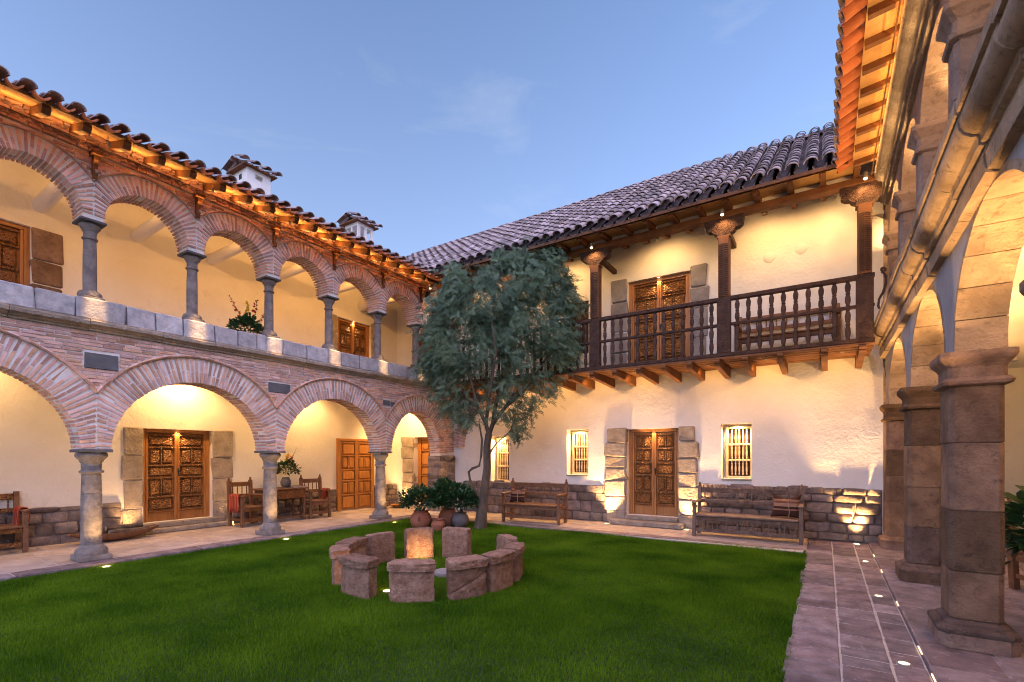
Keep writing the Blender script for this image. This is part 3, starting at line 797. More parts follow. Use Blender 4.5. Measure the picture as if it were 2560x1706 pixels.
# chimneys with little tiled hoods
def chimney(x, y0, y1, z0, z1, dx, hole_h, hole_w):
    c = part('chimney', LW, (x, (y0 + y1) / 2, z0))
    yc = (y0 + y1) / 2
    m_ = MB(); t = .05
    # four walls with an opening in the front and the side
    zb = z1 - hole_h - .10; zt = z1 - .10
    if hole_h > .2:
        m_.box(x - dx, x, y0, y1, z0, zb)
        for sx in (x - dx, x - t):
            for sy in (y0, y1 - .09): m_.box(sx, sx + t, sy, sy + .09, zb, z1)
        m_.box(x - dx + .002, x - .002, y0 + .002, y1 - .002, zt, z1 - .002)
        m_.box(x - .048, x - .002, yc - .04, yc + .04, zb, zt)
        m_.box(x - dx / 2 - .03, x - dx / 2 + .03, y0 + .002, y0 + .05, zb, zt)
    else:
        m_.box(x - dx, x, y0, y1, z0, zb); m_.box(x - dx, x, y0, y1, zt, z1)
        m_.box(x - dx, x, y0, yc - hole_w, zb, zt); m_.box(x - dx, x, yc + hole_w, y1, zb, zt)
        m_.box(x - dx, x - .12, yc - hole_w, yc + hole_w, zb, zt)
        MB().box(x - dx / 2 - .06, x - dx / 2 + .06, y0 - .004, y0 + .02, zb, zt).build('vent_shade', IRON, c)  # solid dark plate standing in for the shade inside a side vent
    m_.build('chimney_wall', PLASTER, c)
    xm = x - dx / 2
    for sgn in (1, -1):
        S = Vector((-sgn, 0, .40)).normalized(); A = Vector((0, 1, 0)); N = Vector((sgn * .40, 0, 1)).normalized()
        cov = tile_mesh(.085, .072, .44, False, TILE).mesh('roof_tile', TILE, True, 50); pan = tile_mesh(.08, .068, .44, True, TILE).mesh('roof_tile', TILE, True, 50)
        e = Vector((xm + sgn * (dx / 2 + .16), 0, z1 + .01))
        n = int((y1 - y0 + .34) / .2)
        for k in range(n):
            y = y0 - .12 + k * (y1 - y0 + .24) / (n - 1)
            X_ = S.cross(N).normalized()
            piece('roof_tile', cov, c, frame(e + A * y + N * .06, X_, (S + N * jit(.04)).normalized(), N))
            if k < n - 1: piece('roof_tile', pan, c, frame(e + A * (y + .1) + N * .02, X_, S, N))
    yy = y0 - .2
    while yy < y1 + .1:
        M = frame((xm, yy, z1 + .17), Vector((-1, 0, 0)), Vector((0, 1, .05)).normalized(), Vector((0, 0, 1)))
        piece('ridge_tile', tile_mesh(.1, .085, .36, False, TILE).mesh('ridge_tile', TILE, True, 50), c, M); yy += .3
    MB().box(xm - dx / 2 - .1, xm + dx / 2 + .1, y0 - .12, y1 + .12, z1, z1 + .03).build('hood_slab', BEAMW, c)
chimney(-11.5, 6.17, 6.74, 7.0, 8.46, .62, .12, .09)
chimney(-11.5, 9.40, 9.98, 7.2, 8.47, .58, .30, .2)

# ---------------------------------------------------------------- walls with openings
def wall(parent, name, axis, p, u0, u1, z0, z1, holes, depth, mats, back=True, sgn=1):
    """front face at coordinate p of the given axis ('x' or 'y'); the wall goes back by -sgn*depth.  holes: (u0,u1,z0,z1,depth)"""
    us = sorted({u0, u1, *[h[0] for h in holes], *[h[1] for h in holes]}); zs = sorted({z0, z1, *[h[2] for h in holes], *[h[3] for h in holes]})
    us = [u for u in us if u0 <= u <= u1]; zs = [z for z in zs if z0 <= z <= z1]
    m_ = MB()
    P = (lambda u, z, d: (p - sgn * d, u, z)) if axis == 'x' else (lambda u, z, d: (u, p - sgn * d, z))
    for a, b in zip(us, us[1:]):
        for c, d in zip(zs, zs[1:]):
            if any(h[0] <= a and b <= h[1] and h[2] <= c and d <= h[3] for h in holes): continue
            m_.add([P(a, c, 0), P(b, c, 0), P(b, d, 0), P(a, d, 0)], [(0, 1, 2, 3)])
    for h in holes:
        a, b, c, d, dep = h[:5]
        m_.add([P(a, c, 0), P(a, d, 0), P(a, d, dep), P(a, c, dep)], [(0, 1, 2, 3)])
        m_.add([P(b, c, 0), P(b, d, 0), P(b, d, dep), P(b, c, dep)], [(3, 2, 1, 0)])
        m_.add([P(a, d, 0), P(b, d, 0), P(b, d, dep), P(a, d, dep)], [(0, 1, 2, 3)])
        m_.add([P(a, c, 0), P(b, c, 0), P(b, c, dep), P(a, c, dep)], [(3, 2, 1, 0)])
        m_.add([P(a, c, dep), P(b, c, dep), P(b, d, dep), P(a, d, dep)], [(0, 1, 2, 3)])
    if back:
        m_.add([P(u0, z0, depth), P(u1, z0, depth), P(u1, z1, depth), P(u0, z1, depth)], [(3, 2, 1, 0)])
        m_.add([P(u0, z0, 0), P(u0, z0, depth), P(u0, z1, depth), P(u0, z1, 0)], [(0, 1, 2, 3)])
        m_.add([P(u1, z0, 0), P(u1, z0, depth), P(u1, z1, depth), P(u1, z1, 0)], [(0, 1, 2, 3)])
        m_.add([P(u0, z1, 0), P(u1, z1, 0), P(u1, z1, depth), P(u0, z1, depth)], [(0, 1, 2, 3)])
    return m_.build(name, mats, parent)

def carved_door(parent, axis, p, u0, u1, z0, z1, sgn=1, rows=None, plain=False, leaves=2, knob=True):
    """panelled door standing in a recess: frame and leaves with raised panels; p is the coordinate of the door's face"""
    wl_ = (p, (u0 + u1) / 2, z0) if axis == 'x' else ((u0 + u1) / 2, p, z0)
    d = part('door', parent, wl_)
    base = WOODL if plain else WOOD; pan = WOODL if plain else WOODC
    def bx(m_, a, b, c, e, d0, d1, ch=.006):
        if axis == 'x': m_.cbox(min(p + sgn * d0, p + sgn * d1), max(p + sgn * d0, p + sgn * d1), a, b, c, e, ch)
        else: m_.cbox(a, b, min(p + sgn * d0, p + sgn * d1), max(p + sgn * d0, p + sgn * d1), c, e, ch)
    fw = .07
    m_ = MB(); bx(m_, u0, u0 + fw, z0, z1, -.04, .05); bx(m_, u1 - fw, u1, z0, z1, -.04, .05); bx(m_, u0 + fw, u1 - fw, z1 - fw, z1, -.04, .05)
    m_.build('frame', base, d)
    w = (u1 - u0 - 2 * fw) / leaves; H = z1 - fw - z0
    rows = rows or [('h', .13), ('v', .19), ('h', .13), ('v', .20), ('h', .15), ('k', .10)]
    for k in range(leaves):
        a = u0 + fw + k * w + .003; b = a + w - .006
        m_ = MB(); bx(m_, a, b, z0 + .004, z1 - fw - .003, -.03, 0.0); m_.build('leaf', base, d)
        tot = sum(r[1] for r in rows); z = z1 - fw - .05; avail = H - .06
        st = .045 if leaves > 1 else .05
        # stiles
        m_ = MB(); bx(m_, a + .001, a + st, z0 + .006, z1 - fw - .006, -.005, .052); bx(m_, b - st, b - .001, z0 + .006, z1 - fw - .006, -.005, .052); m_.build('stile', base, d)
        for typ, fr_ in rows:
            h = avail * fr_ / tot
            m_ = MB(); bx(m_, a + st + .001, b - st - .001, z - .014, z + .014, -.005, .050); m_.build('rail', pan if not plain else base, d)
            za, zb = z - h + .030, z - .030
            xa, xb = a + st + .018, b - st - .018
            if typ == 'h':
                m_ = MB(); bx(m_, xa, xb, za, zb, -.004, .014, .012); bx(m_, xa + .03, xb - .03, za + .022, zb - .022, .0145, .046, .03); m_.build('panel', pan, d)
            elif typ == 'v':
                n = 2
                for q in range(n):
                    ww = (xb - xa) / n
                    m_ = MB(); bx(m_, xa + q * ww + .012, xa + (q + 1) * ww - .012, za, zb, -.004, .014, .012); bx(m_, xa + q * ww + .030, xa + (q + 1) * ww - .030, za + .025, zb - .025, .0145, .046, .03); m_.build('panel', pan, d)
                m_ = MB(); bx(m_, (xa + xb) / 2 - .010, (xa + xb) / 2 + .010, za - .01, zb + .01, -.005, .048); m_.build('stile', pan if not plain else base, d)
            z -= h
    if knob:
        um = (u0 + u1) / 2 if leaves > 1 else u1 - fw - .06
        zm = z0 + 1.02
        c = (p + sgn * .05, um + .03, zm) if axis == 'x' else (um + .03, p + sgn * .05, zm)
        m_ = MB(); m_.lathe([(.012, -.10), (.014, -.03), (.022, -.01), (.024, .02), (.010, .05)], 10, c); m_.build('handle', IRON, d, True)
    return d

def jamb(parent, axis, p, u0, u1, z0, z1, n, proud=.03, mats=None, sgn=1, irregular=.03, dep=.3, side=1):
    z = z0; mats = mats or ROUGHSTONE
    hs = [R_.uniform(.8, 1.25) for _ in range(n)]; s_ = sum(hs)
    for k in range(n):
        h = (z1 - z0) * hs[k] / s_
        a, b = (u0, u1 + jit(irregular)) if side > 0 else (u0 + jit(irregular), u1)
        cu = (a + b) / 2; w = (b - a) / 2
        pr = proud + jit(.008)
        if axis == 'x': m_ = MB().cbox(min(sgn * pr, -sgn * dep), max(sgn * pr, -sgn * dep), -w, w, .003, h - .003, .020, .012); loc = (p, cu, z)
        else: m_ = MB().cbox(-w, w, min(sgn * pr, -sgn * dep), max(sgn * pr, -sgn * dep), .003, h - .003, .024, .016); loc = (cu, p, z)
        link('jamb_stone', m_.mesh('jamb_stone', mats), parent, loc); z += h

def rubble(parent, axis, p, u0, u1, ztop, sgn=1, size=(.16, .38), ch=(.12, .2), mats=None, z0=.03, proud=.05, square=False):
    """coursed rubble: uneven stones proud of a mortar bed"""
    mats = mats or RUBBLE
    m_ = MB(); d = sgn * (proud * .45)
    if axis == 'x': m_.box(min(p, p + d), max(p, p + d), u0, u1, z0 - .02, ztop - .02, .0)
    else: m_.box(u0, u1, min(p, p + d), max(p, p + d), z0 - .02, ztop - .02, .0)
    m_.build('rubble_mortar', RUBBLE, parent)
    z = z0
    while z < ztop - .05:
        h = min(R_.uniform(*ch), ztop - z + jit(.02))
        if ztop - z - h < .06: h = ztop - z
        u = u0
        while u < u1 - .03:
            l = min(R_.uniform(*size), u1 - u)
            if u1 - u - l < .09: l = u1 - u
            hh = h * R_.uniform(.92, 1.0) if not square else h * .97; g_ = R_.uniform(.002, .010)
            top = (z + h > ztop - .02)
            if top: hh = h * R_.uniform(.9, 1.15)
            pr = proud * R_.uniform(.75, 1.3)
            nseg = 1
            # rounded stone: two nested rings
            W_, H_ = l / 2 - g_, hh / 2 - g_ * .5
            K = 12 if not square else 8
            ring = []
            for q in range(K):
                t_ = 2 * PI * q / K + PI / K; e = .36 if not square else .26
                cx_, sx_ = math.cos(t_), math.sin(t_)
                ring.append((math.copysign(abs(cx_) ** e, cx_) * (1 + jit(.09)), math.copysign(abs(sx_) ** e, sx_) * (1 + jit(.09))))
            mm = MB(); V = []
            for sc_, dd in ((1.0, -.01), (1.0, pr * .35), (.965, pr * .85), (.84, pr * 1.02 + jit(.008))):
                for (a, b_) in ring:
                    if axis == 'x': V.append((sgn * dd, a * W_ * sc_, b_ * H_ * sc_))
                    else: V.append((a * W_ * sc_, sgn * dd, b_ * H_ * sc_))
            F = [(i * K + q, i * K + (q + 1) % K, (i + 1) * K + (q + 1) % K, (i + 1) * K + q) for i in range(3) for q in range(K)]
            F.append(tuple(3 * K + q for q in range(K)))
            mm.add(V, F)
            loc = (p, u + l / 2, z + hh / 2) if axis == 'x' else (u + l / 2, p, z + hh / 2)
            link('stone', mm.mesh('stone', mats, True, 55), parent, loc)
            u += l
        z += h

# inner walls of the left wing (ground floor and upper floor)
wall(LW, 'wall', 'x', XLW, -.6, 10.71, 0, 3.36, [(4.0, 5.27, .25, 2.13, .22)], .5, PLASTER_IN, sgn=1)
wall(LW, 'wall', 'x', XLW, -.6, 10.71, 3.44, 6.9, [(1.15, 2.40, 3.5, 5.46, .2), (8.50, 9.66, 3.5, 5.41, .2)], .5, PLASTER_IN, sgn=1)
MB().box(XLW - .5, XL - .40, -.6, 10.7, 3.3605, 3.4395).build('floor_slab', PLASTER_IN, LW)
MB().box(XL - .402, XL - .27, -.3, 9.62, 3.405, 3.553).build('floor_edge', PLASTER_IN, LW)
y = .1
while y < 10.5:      # ceiling beams of the ground-floor gallery
    MB().tube([(XLW - .02, y, 3.33), (XL - .38, y, 3.33)], .075, 10).build('ceiling_beam', PLASTER_IN, LW, True); y += .88
m_ = MB()             # sloping boarded ceiling of the upper gallery
zc0 = lambda x: zl(-8.16) - .02 + (-8.16 - x) * SLL
m_.add([(XL - .3, -.6, 6.30), (XL - .3, 10.7, 6.30), (XLW, 10.7, 6.78), (XLW, -.6, 6.78)], [(0, 1, 2, 3)]); m_.build('ceiling', PLASTER_IN, LW)
for y in UCOL:        # plastered tie beams
    MB().tube([(XLW - .02, y - .05, 5.86), (XL - .33, y - .05, 5.90)], [.115, .105], 16).build('tie_beam', PLASTER_IN, LW, True)
carved_door(LW, 'x', XLW - .16, 4.0, 5.27, .25, 2.13)
jamb(LW, 'x', XLW, 3.66, 3.995, .05, 2.14, 4, .03, ROUGHSTONE, side=-1); jamb(LW, 'x', XLW, 5.275, 5.68, .05, 2.15, 4, .03, ROUGHSTONE)
link('threshold', MB().cbox(-.2, .27, -.92, .92, 0, .10, .02, .004).mesh('threshold', ROUGHSTONE), LW, (XLW, 4.68, .051))
link('threshold', MB().cbox(-.22, .16, -.80, .80, 0, .095, .012, .003).mesh('threshold', ROUGHSTONE), LW, (XLW, 4.68, .153))
carved_door(LW, 'x', XLW + .03, 8.46, 9.72, .07, 2.06, plain=True, knob=False, rows=[('h', .16), ('v', .17), ('h', .14), ('v', .17), ('h', .18)])
carved_door(LW, 'x', XLW - .12, 1.15, 2.40, 3.5, 5.46)
jamb(LW, 'x', XLW, 2.405, 2.80, 3.46, 5.46, 4, .03, BROWNSTONE, irregular=.012)
carved_door(LW, 'x', XLW - .12, 8.50, 9.66, 3.5, 5.41)
jamb(LW, 'x', XLW, 9.665, 9.97, 3.46, 5.48, 4, .03, ROUGHSTONE); jamb(LW, 'x', XLW, 8.22, 8.495, 3.46, 5.44, 4, .03, ROUGHSTONE, side=-1)
rubble(LW, 'x', XLW, -.6, 3.64, .70, size=(.2, .42), ch=(.14, .22))
rubble(LW, 'x', XLW, 5.72, 8.44, .68, size=(.16, .36)); rubble(LW, 'x', XLW, 9.74, 10.68, .70, size=(.16, .30))
# ================================================================== BACK WING (plastered wall, timber balcony)
BW = thing('balcony_wing', 'white plastered wing with dark timber balcony, grilled windows and tiled roof', 'building', (-4.0, 11.0, 0))
WIN = [(-7.63, -7.04, .88, 2.12), (-5.34, -4.77, 1.12, 2.22), (-1.80, -1.23, 1.12, 2.24)]
holes = [(a, b, c, d, .34) for a, b, c, d in WIN] + [(-3.81, -2.66, .24, 2.19, .26), (-10.52, -9.62, .14, 2.14, .3)]
wall(BW, 'wall', 'y', YB, -11.25, .86, 0, 3.40, holes, .7, PLASTER, sgn=-1)
wall(BW, 'wall', 'y', YB, -11.25, .86, 3.402, 6.9, [(-3.79, -2.41, 3.45, 5.55, .2), (-5.40, -4.76, 4.05, 5.32, .2), (-10.60, -9.75, 3.45, 5.28, .2)], .7, PLASTER, sgn=-1)
def grille(x0, x1, z0, z1, y, rows, n, mats):
    w = part('window', BW, ((x0 + x1) / 2, y, z0))
    f = .045; m_ = MB()
    m_.cbox(x0, x0 + f, y - .03, y + .04, z0, z1, .006); m_.cbox(x1 - f, x1, y - .03, y + .04, z0, z1, .006)
    m_.cbox(x0 + f, x1 - f, y - .03, y + .04, z1 - f, z1, .006); m_.cbox(x0 + f, x1 - f, y - .03, y + .04, z0, z0 + f, .006)
    m_.build('frame', mats, w)
    H = (z1 - z0 - 2 * f) / rows
    for r in range(1, rows):
        MB().cbox(x0 + f, x1 - f, y - .018, y + .018, z0 + f + r * H - .02, z0 + f + r * H + .02, .005).build('rail', mats, w)
    pr = [(.010, .0), (.016, .12), (.010, .18), (.017, .30), (.0185, .45), (.016, .58), (.010, .72), (.017, .82), (.010, .88), (.013, 1.0)]
    h = H - .04
    me_ = MB().lathe([(r, z * h) for r, z in pr], 8).mesh('baluster', mats, True)
    for r in range(rows):
        for k in range(n):
            link('baluster', me_, w, (x0 + f + (k + 1) * (x1 - x0 - 2 * f) / (n + 1), y, z0 + f + r * H + .02))
    MB().box(x0, x1, y + .125, y + .138, z0, z1).build('shutter', DARKW, w)
    return w
for (a, b, c, d) in WIN: grille(a + .06, b - .003, c + .003, d - .05, YB + .20, 3, 5, mat('pale_window_wood', (.52, .38, .22), (.64, .50, .32), 6, .6, .2, 40))
for (a, b, c, d) in WIN: link('sill', MB().cbox(-(b - a) / 2, (b - a) / 2, -.03, .1, -.03, 0, .006).mesh('sill', STONE), BW, ((a + b) / 2, YB - .01, c - .001))
grille(-5.39, -4.77, 4.06, 5.31, YB + .06, 1, 6, DARKW)
carved_door(BW, 'y', YB + .20, -3.81, -2.66, .24, 2.19, sgn=-1, rows=[('v', .17), ('v', .17), ('h', .15), ('v', .20), ('h', .15), ('k', .12)])
carved_door(BW, 'y', YB + .14, -3.79, -2.41, 3.45, 5.55, sgn=-1, rows=[('h', .15), ('v', .25), ('v', .22), ('v', .2), ('h', .16)])
carved_door(BW, 'y', YB + .22, -10.52, -9.62, .14, 2.14, sgn=-1, plain=True, leaves=1, knob=False, rows=[('v', .13), ('v', .20), ('v', .13), ('v', .20), ('h', .16)])
carved_door(BW, 'y', YB + .12, -10.60, -9.75, 3.45, 5.28, sgn=-1, leaves=1, knob=False)
jamb(BW, 'y', YB, -4.30, -3.815, .03, 2.23, 7, .09, ROUGHSTONE, sgn=-1, irregular=.05, side=-1); jamb(BW, 'y', YB, -2.655, -2.26, .03, 2.23, 7, .09, ROUGHSTONE, sgn=-1, irregular=.05)
jamb(BW, 'y', YB, -4.20, -3.795, 3.42, 5.64, 4, .035, STONE, sgn=-1, irregular=.02, side=-1); jamb(BW, 'y', YB, -2.405, -2.07, 3.42, 5.63, 4, .035, STONE, sgn=-1, irregular=.03)
jamb(BW, 'y', YB, -11.0, -10.525, .05, 2.16, 6, .05, ROUGHSTONE, sgn=-1, irregular=.04, side=-1); jamb(BW, 'y', YB, -9.615, -9.36, .05, 2.16, 6, .05, ROUGHSTONE, sgn=-1, irregular=.04)
link('step', MB().cbox(-.80, .80, -.36, 0, 0, .115, .02, .004).mesh('step', ROUGHSTONE), BW, (-3.30, YB - .002, .036))
link('step', MB().cbox(-.58, .58, -.14, .24, 0, .088, .012, .003).mesh('step', ROUGHSTONE), BW, (-3.235, YB - .002, .1525))
rubble(BW, 'y', YB, -8.52, -4.24, .90, sgn=-1, size=(.24, .5), ch=(.18, .27), mats=RUBBLE, square=True, proud=.04)
rubble(BW, 'y', YB, -2.31, .84, 1.0, sgn=-1, size=(.2, .48), ch=(.13, .23), mats=RUBBLE, proud=.06)
for x, z in ((-.92, 4.93 + .55), (-.38, 4.98 + .55)):       # two plaster bosses
    b = MB(); b.lathe([(.11, 0), (.10, .01), (.08, .022), (.04, .032), (.001, .035)], 18); o = b.build('plaster_boss', PLASTER, BW, True)
    o.location = Vector((x, YB - .002, z)) - WL[BW]; o.rotation_euler = (PI / 2, 0, 0)
# a brick quarter arch springing from the corner pier on the back wall
m_ = []
for k in range(26):
    q = PI * (.52 + .46 * k / 25)
    for r0, r1 in ((1.30, 1.50), (1.512, 1.70)):
        r = (r0 + r1) / 2
        a = Vector((math.cos(q), 0, math.sin(q))); b = Vector((-math.sin(q), 0, math.cos(q)))
        m_.append(frame((-7.25 + r * a.x, YB - .035, 1.75 + r * a.z), a * (r1 - r0 - .01), Vector((0, .1, 0)), b * .046))
spread('arch_brick', m_, BW, BRICK, 60)

# ---------------------------------------------------------------- balcony
YF = 9.55
BAL = part('balcony', BW, (-4, YF, 3.4))
XB0, XB1 = -8.72, .66
for k, (y0, y1) in enumerate([(9.50 + i * .2, 9.50 + i * .2 + .17) for i in range(6)]):
    MB().cbox(XB0, XB1, y0, min(y1, YB - .005), 3.362, 3.398, .004, .003).build('floor_plank', BEAMW, BAL)
MB().box(XB0, XB1, 9.66, YB - .004, 3.3995, 3.42).build('floor_top', DARKW, BAL)
bx = [-4.14 - .5 * k for k in range(9, 0, -1)] + [-4.14, -3.64, -3.13, -2.64, -2.16, -1.67, -1.20, -.65, -.01, .50]
for x in bx:
    m_ = MB(); yb = YB - .004
    pr = [(yb, 3.165), (yb, 3.355), (9.47, 3.355), (9.44, 3.34), (9.425, 3.315), (9.44, 3.29), (9.475, 3.285), (9.46, 3.262), (9.475, 3.238), (9.52, 3.232), (9.58, 3.23)]
    m_.prism(pr, lambda u, w, d: (d, u, w), x - .048, x + .048); m_.build('bracket', BEAMW, BAL)
# rails
def rail(z0, z1, y0, y1, mats, name='rail', x0=XB0, x1=XB1): MB().cbox(x0, x1, y0, y1, z0, z1, .012).build(name, mats, BAL)
rail(4.425, 4.50, 9.51, 9.61, DARKWC, 'top_rail'); rail(3.965, 4.02, 9.53, 9.59, DARKWC, 'middle_rail'); rail(3.40, 3.475, 9.50, 9.62, DARKWC, 'bottom_rail')
PX = [-8.62, -6.37, -4.10, -1.56, .53]
HB = 1.45; hb = [(.016, 0), (.021, .04), (.016, .07), (.023, .12), (.028, .22), (.026, .36), (.018, .46), (.025, .50), (.018, .54), (.026, .66), (.029, .80), (.022, .9), (.016, .94), (.022, .97), (.017, 1)]
up = MB().lathe([(r * HB, z * .405) for r, z in hb], 8).mesh('baluster', DARKW, True); lo = MB().lathe([(r * HB, z * .49) for r, z in hb], 8).mesh('baluster', DARKW, True)
for xa, xb in zip(PX, PX[1:]):
    n = round((xb - xa - .26) / .178)
    for k in range(n):
        x = xa + .13 + (k + .5) * (xb - xa - .26) / n
        link('baluster', lo, BAL, (x, 9.56, 3.475)); link('baluster', up, BAL, (x, 9.56, 4.02))
for x in PX:
    MB().cbox(x - .115, x + .115, 9.495, 9.505 + .12, 3.47, 4.43, .008).build('pedestal', DARKWC, BAL)
    # carved post with herring-bone ridges
    p = MB().cbox(x - .095, x + .095, 9.50, 9.69, 4.501, 5.62, .012).build('post', BEAMW, BAL)
    z = 4.53; m_ = MB()
    while z < 5.45:
        for s_ in (-1, 1):
            a0, a1 = (x + s_ * .006, x + s_ * .072)
            m_.add([(a0, 9.497, z + .012), (a1, 9.497, z - .006), (a1, 9.497, z + .012), (a0, 9.497, z + .030), (a0, 9.478, z + .012), (a1, 9.482, z - .002), (a1, 9.490, z + .012), (a0, 9.488, z + .030)],
                   [(4, 5, 6, 7), (0, 4, 7, 3), (1, 2, 6, 5), (0, 1, 5, 4), (2, 3, 7, 6)])
        z += .034
    q = MB(); q.add(m_.v, m_.f); q.build('carving', DARKW, BAL)
    # capital: bracket with scrolls
    pr = [(-.10, 5.621), (.10, 5.621), (.115, 5.66), (.17, 5.69), (.20, 5.735), (.26, 5.745), (.31, 5.785), (.32, 5.83), (.295, 5.865), (.33, 5.89), (.33, 5.945),
          (-.33, 5.945), (-.33, 5.89), (-.295, 5.865), (-.32, 5.83), (-.31, 5.785), (-.26, 5.745), (-.20, 5.735), (-.17, 5.69), (-.115, 5.66)]
    if x > 0: pr = [(min(u, .22), w) for u, w in pr]
    MB().prism(pr, lambda u, w, d: (x + u, d, w), 9.52, 9.68).build('capital', DARKWC, BAL)
    for s_ in (-1, 1):
        if x > 0 and s_ > 0: continue
        m_ = MB(); sp = [(x + s_ * (.265 - .012 * q * .0 + (.055 - .0045 * q) * math.cos(q * .8)), 9.512, 5.815 + (.055 - .0045 * q) * math.sin(q * .8)) for q in range(12)]
        m_.tube(sp, .012, 6); m_.build('scroll', DARKW, BAL, True)
    MB().box(x - .12, x + .12, 9.505, 9.695, 5.60, 5.62).build('necking', BEAMW, BAL)
    MB().cbox(x - .05, x + .05, 9.70, YB, 5.80, 5.90, .01).build('tie_beam', DARKW, BAL)
MB().cbox(XB0 - .1, .74, 9.51, 9.69, 5.9465, 6.06, .012).build('beam', BEAMW, BAL)
# scroll ornament at the right end of the railing
m_ = MB(); pts = []
for k in range(26):
    t_ = k / 25; a = -2.2 + t_ * 5.0
    pts.append((.76 + .035 * math.cos(a) * (1 - .3 * t_), 9.50, 4.50 + .035 * math.sin(a)))
pts += [(.80, 9.50, 4.40), (.795, 9.50, 4.28), (.76, 9.50, 4.15), (.71, 9.50, 4.05), (.70, 9.50, 3.95), (.715, 9.5, 3.9)]
m_.tube(pts, .018, 8); m_.build('scroll', DARKW, BAL, True)

# ---------------------------------------------------------------- roof
SB = (8.58 - 6.02) / (12.6 - 9.0)
ROOF_B = part('roof', BW, (-4, 11, 6.2))
def zb_(y): return 6.02 - .07 + (y - 9.0) * SB
x = -8.5; rx = []
while x < .5: rx.append(x + jit(.02)); x += .47
for x in rx:
    m_ = MB(); pr = [(9.06, 6.05), (9.10, 6.015), (9.515, 6.062), (9.70, 6.062), (10.7, 6.33), (10.7, 6.43), (9.7, 6.165), (9.06, 6.10)]
    m_.prism(pr, lambda u, w, d: (d, u, w), x - .042, x + .042); m_.build('rafter', BEAMW, ROOF_B)
for a, b in zip(rx, rx[1:]):
    m_ = MB(); m_.prism([(9.02, 6.10), (9.68, 6.167), (9.68, 6.19), (9.02, 6.123)], lambda u, w, d: (d, u, w), a + .003, b - .003); m_.build('soffit_board', SOFFIT, ROOF_B)
    MB().box(a + .05, b - .05, 9.60, 9.66, 6.0625, 6.165).build('infill', PLASTER, ROOF_B)
m_ = MB(); m_.add([(-8.6, 9.70, 6.17), (.7, 9.70, 6.17), (.7, 10.7, 6.44), (-8.6, 10.7, 6.44)], [(0, 1, 2, 3)]); m_.build('ceiling', PLASTER, ROOF_B)
MB().box(-8.3, .3, 9.0, 9.03, 6.07, 6.125).build('fascia', BEAMW, ROOF_B)
zroofL = lambda x: zl(-8.16) + .09 + (-8.16 - x) * SLL
def keepB(p):
    if p.x < -8.1 and p.z < zroofL(p.x) - .02: return False
    if p.x > .2 and p.y < 9.0 + (p.x - .1) * 1.1: return False
    return p.y < 12.55
s_ = Vector((0, 1, SB)).normalized()
roof_tiles(ROOF_B, (-12.2, 8.97, 6.135), (1, 0, 0), s_, 52, 15, .25, .30, keepB, TILE, TILE_P, 300, r=.105, L=.42)
m_ = MB(); yq = [9.02, 12.62]
m_.add([(-12.4, 12.62, zb_(12.62) + .06), (1.9, 12.62, zb_(12.62) + .06), (1.9, 10.2, zb_(10.2) + .06), (.2, 9.02, zb_(9.02) + .08), (-8.2, 9.02, zb_(9.02) + .08)], [(0, 1, 2, 3, 4)])
m_.add([(-12.4, 12.62, zb_(12.62) + .06), (1.9, 12.62, zb_(12.62) + .06), (1.9, 16, 6.4), (-12.4, 16, 6.4)], [(3, 2, 1, 0)])
m_.build('roof_deck', BEAMW, ROOF_B)
x = -12.2
rt = tile_mesh(.15, .125, .42, False, TILE).mesh('ridge_tile', TILE, True, 50)
while x < 1.6:
    piece('ridge_tile', rt, ROOF_B, frame((x, 12.58, zb_(12.6) + .10), Vector((0, -1, 0)), Vector((1, 0, .05)).normalized(), uz)); x += .36
# ================================================================== RIGHT WING (stone pillar arcade)
RW = thing('stone_arcade_wing', 'brown stone arcade wing with chamfered pillars, round arches and moulded string course', 'building', (2.0, 7.0, 0))
PY = [2.84 - 2.38, 2.84, 5.22, 7.60, 9.98, 12.36]; PD = .40
PXC, PHX = 1.012, .165
SANDST = mat('tan_sandstone', (0.27, 0.185, 0.125), (0.44, 0.32, 0.225), 4, 0.88, 1.0, 34, var=0.2, dist=0.022, c3=(0.19, 0.13, 0.09), c3pos=0.6)
def pillar(y):
    c = part('pillar', RW, (PXC, y + PD / 2, .055))
    yc = y + PD / 2
    MB().sqlathe(PXC, yc, PHX + .075, PD / 2 + .075, [(0, .055), (.004, .06), (.004, .165), (0, .17)], .07).build('plinth', BROWNSTONE, c)
    MB().sqlathe(PXC, yc, PHX, PD / 2, [(.078, .171), (.082, .185), (.082, .205), (.07, .222), (.035, .232), (.030, .25), (.01, .262), (.0, .275)], .06).build('base', BROWNSTONE, c)
    z = .277; hs = [R_.uniform(.40, .62) for _ in range(4)]; s_ = sum(hs)
    for h in hs:
        hh = (2.15 - .277) * h / s_; o_ = jit(.003)
        MB().sqlathe(PXC + jit(.003), yc + jit(.003), PHX, PD / 2, [(-.006 + o_, z + .001), (o_, z + .008), (o_, z + hh - .008), (-.006 + o_, z + hh - .001)], .038).build('block', BROWNSTONE, c)
        z += hh
    MB().sqlathe(PXC, yc, PHX, PD / 2, [(.0, 2.151), (.04, 2.165), (.05, 2.19), (.035, 2.21), (.012, 2.222), (.012, 2.30), (.025, 2.325), (.056, 2.365), (.064, 2.385), (.064, 2.425), (.04, 2.43)], .028).build('capital', BROWNSTONE, c)
for y in PY: pillar(y)
X0, X1 = XR + .0, 1.18
ZSR = 2.431
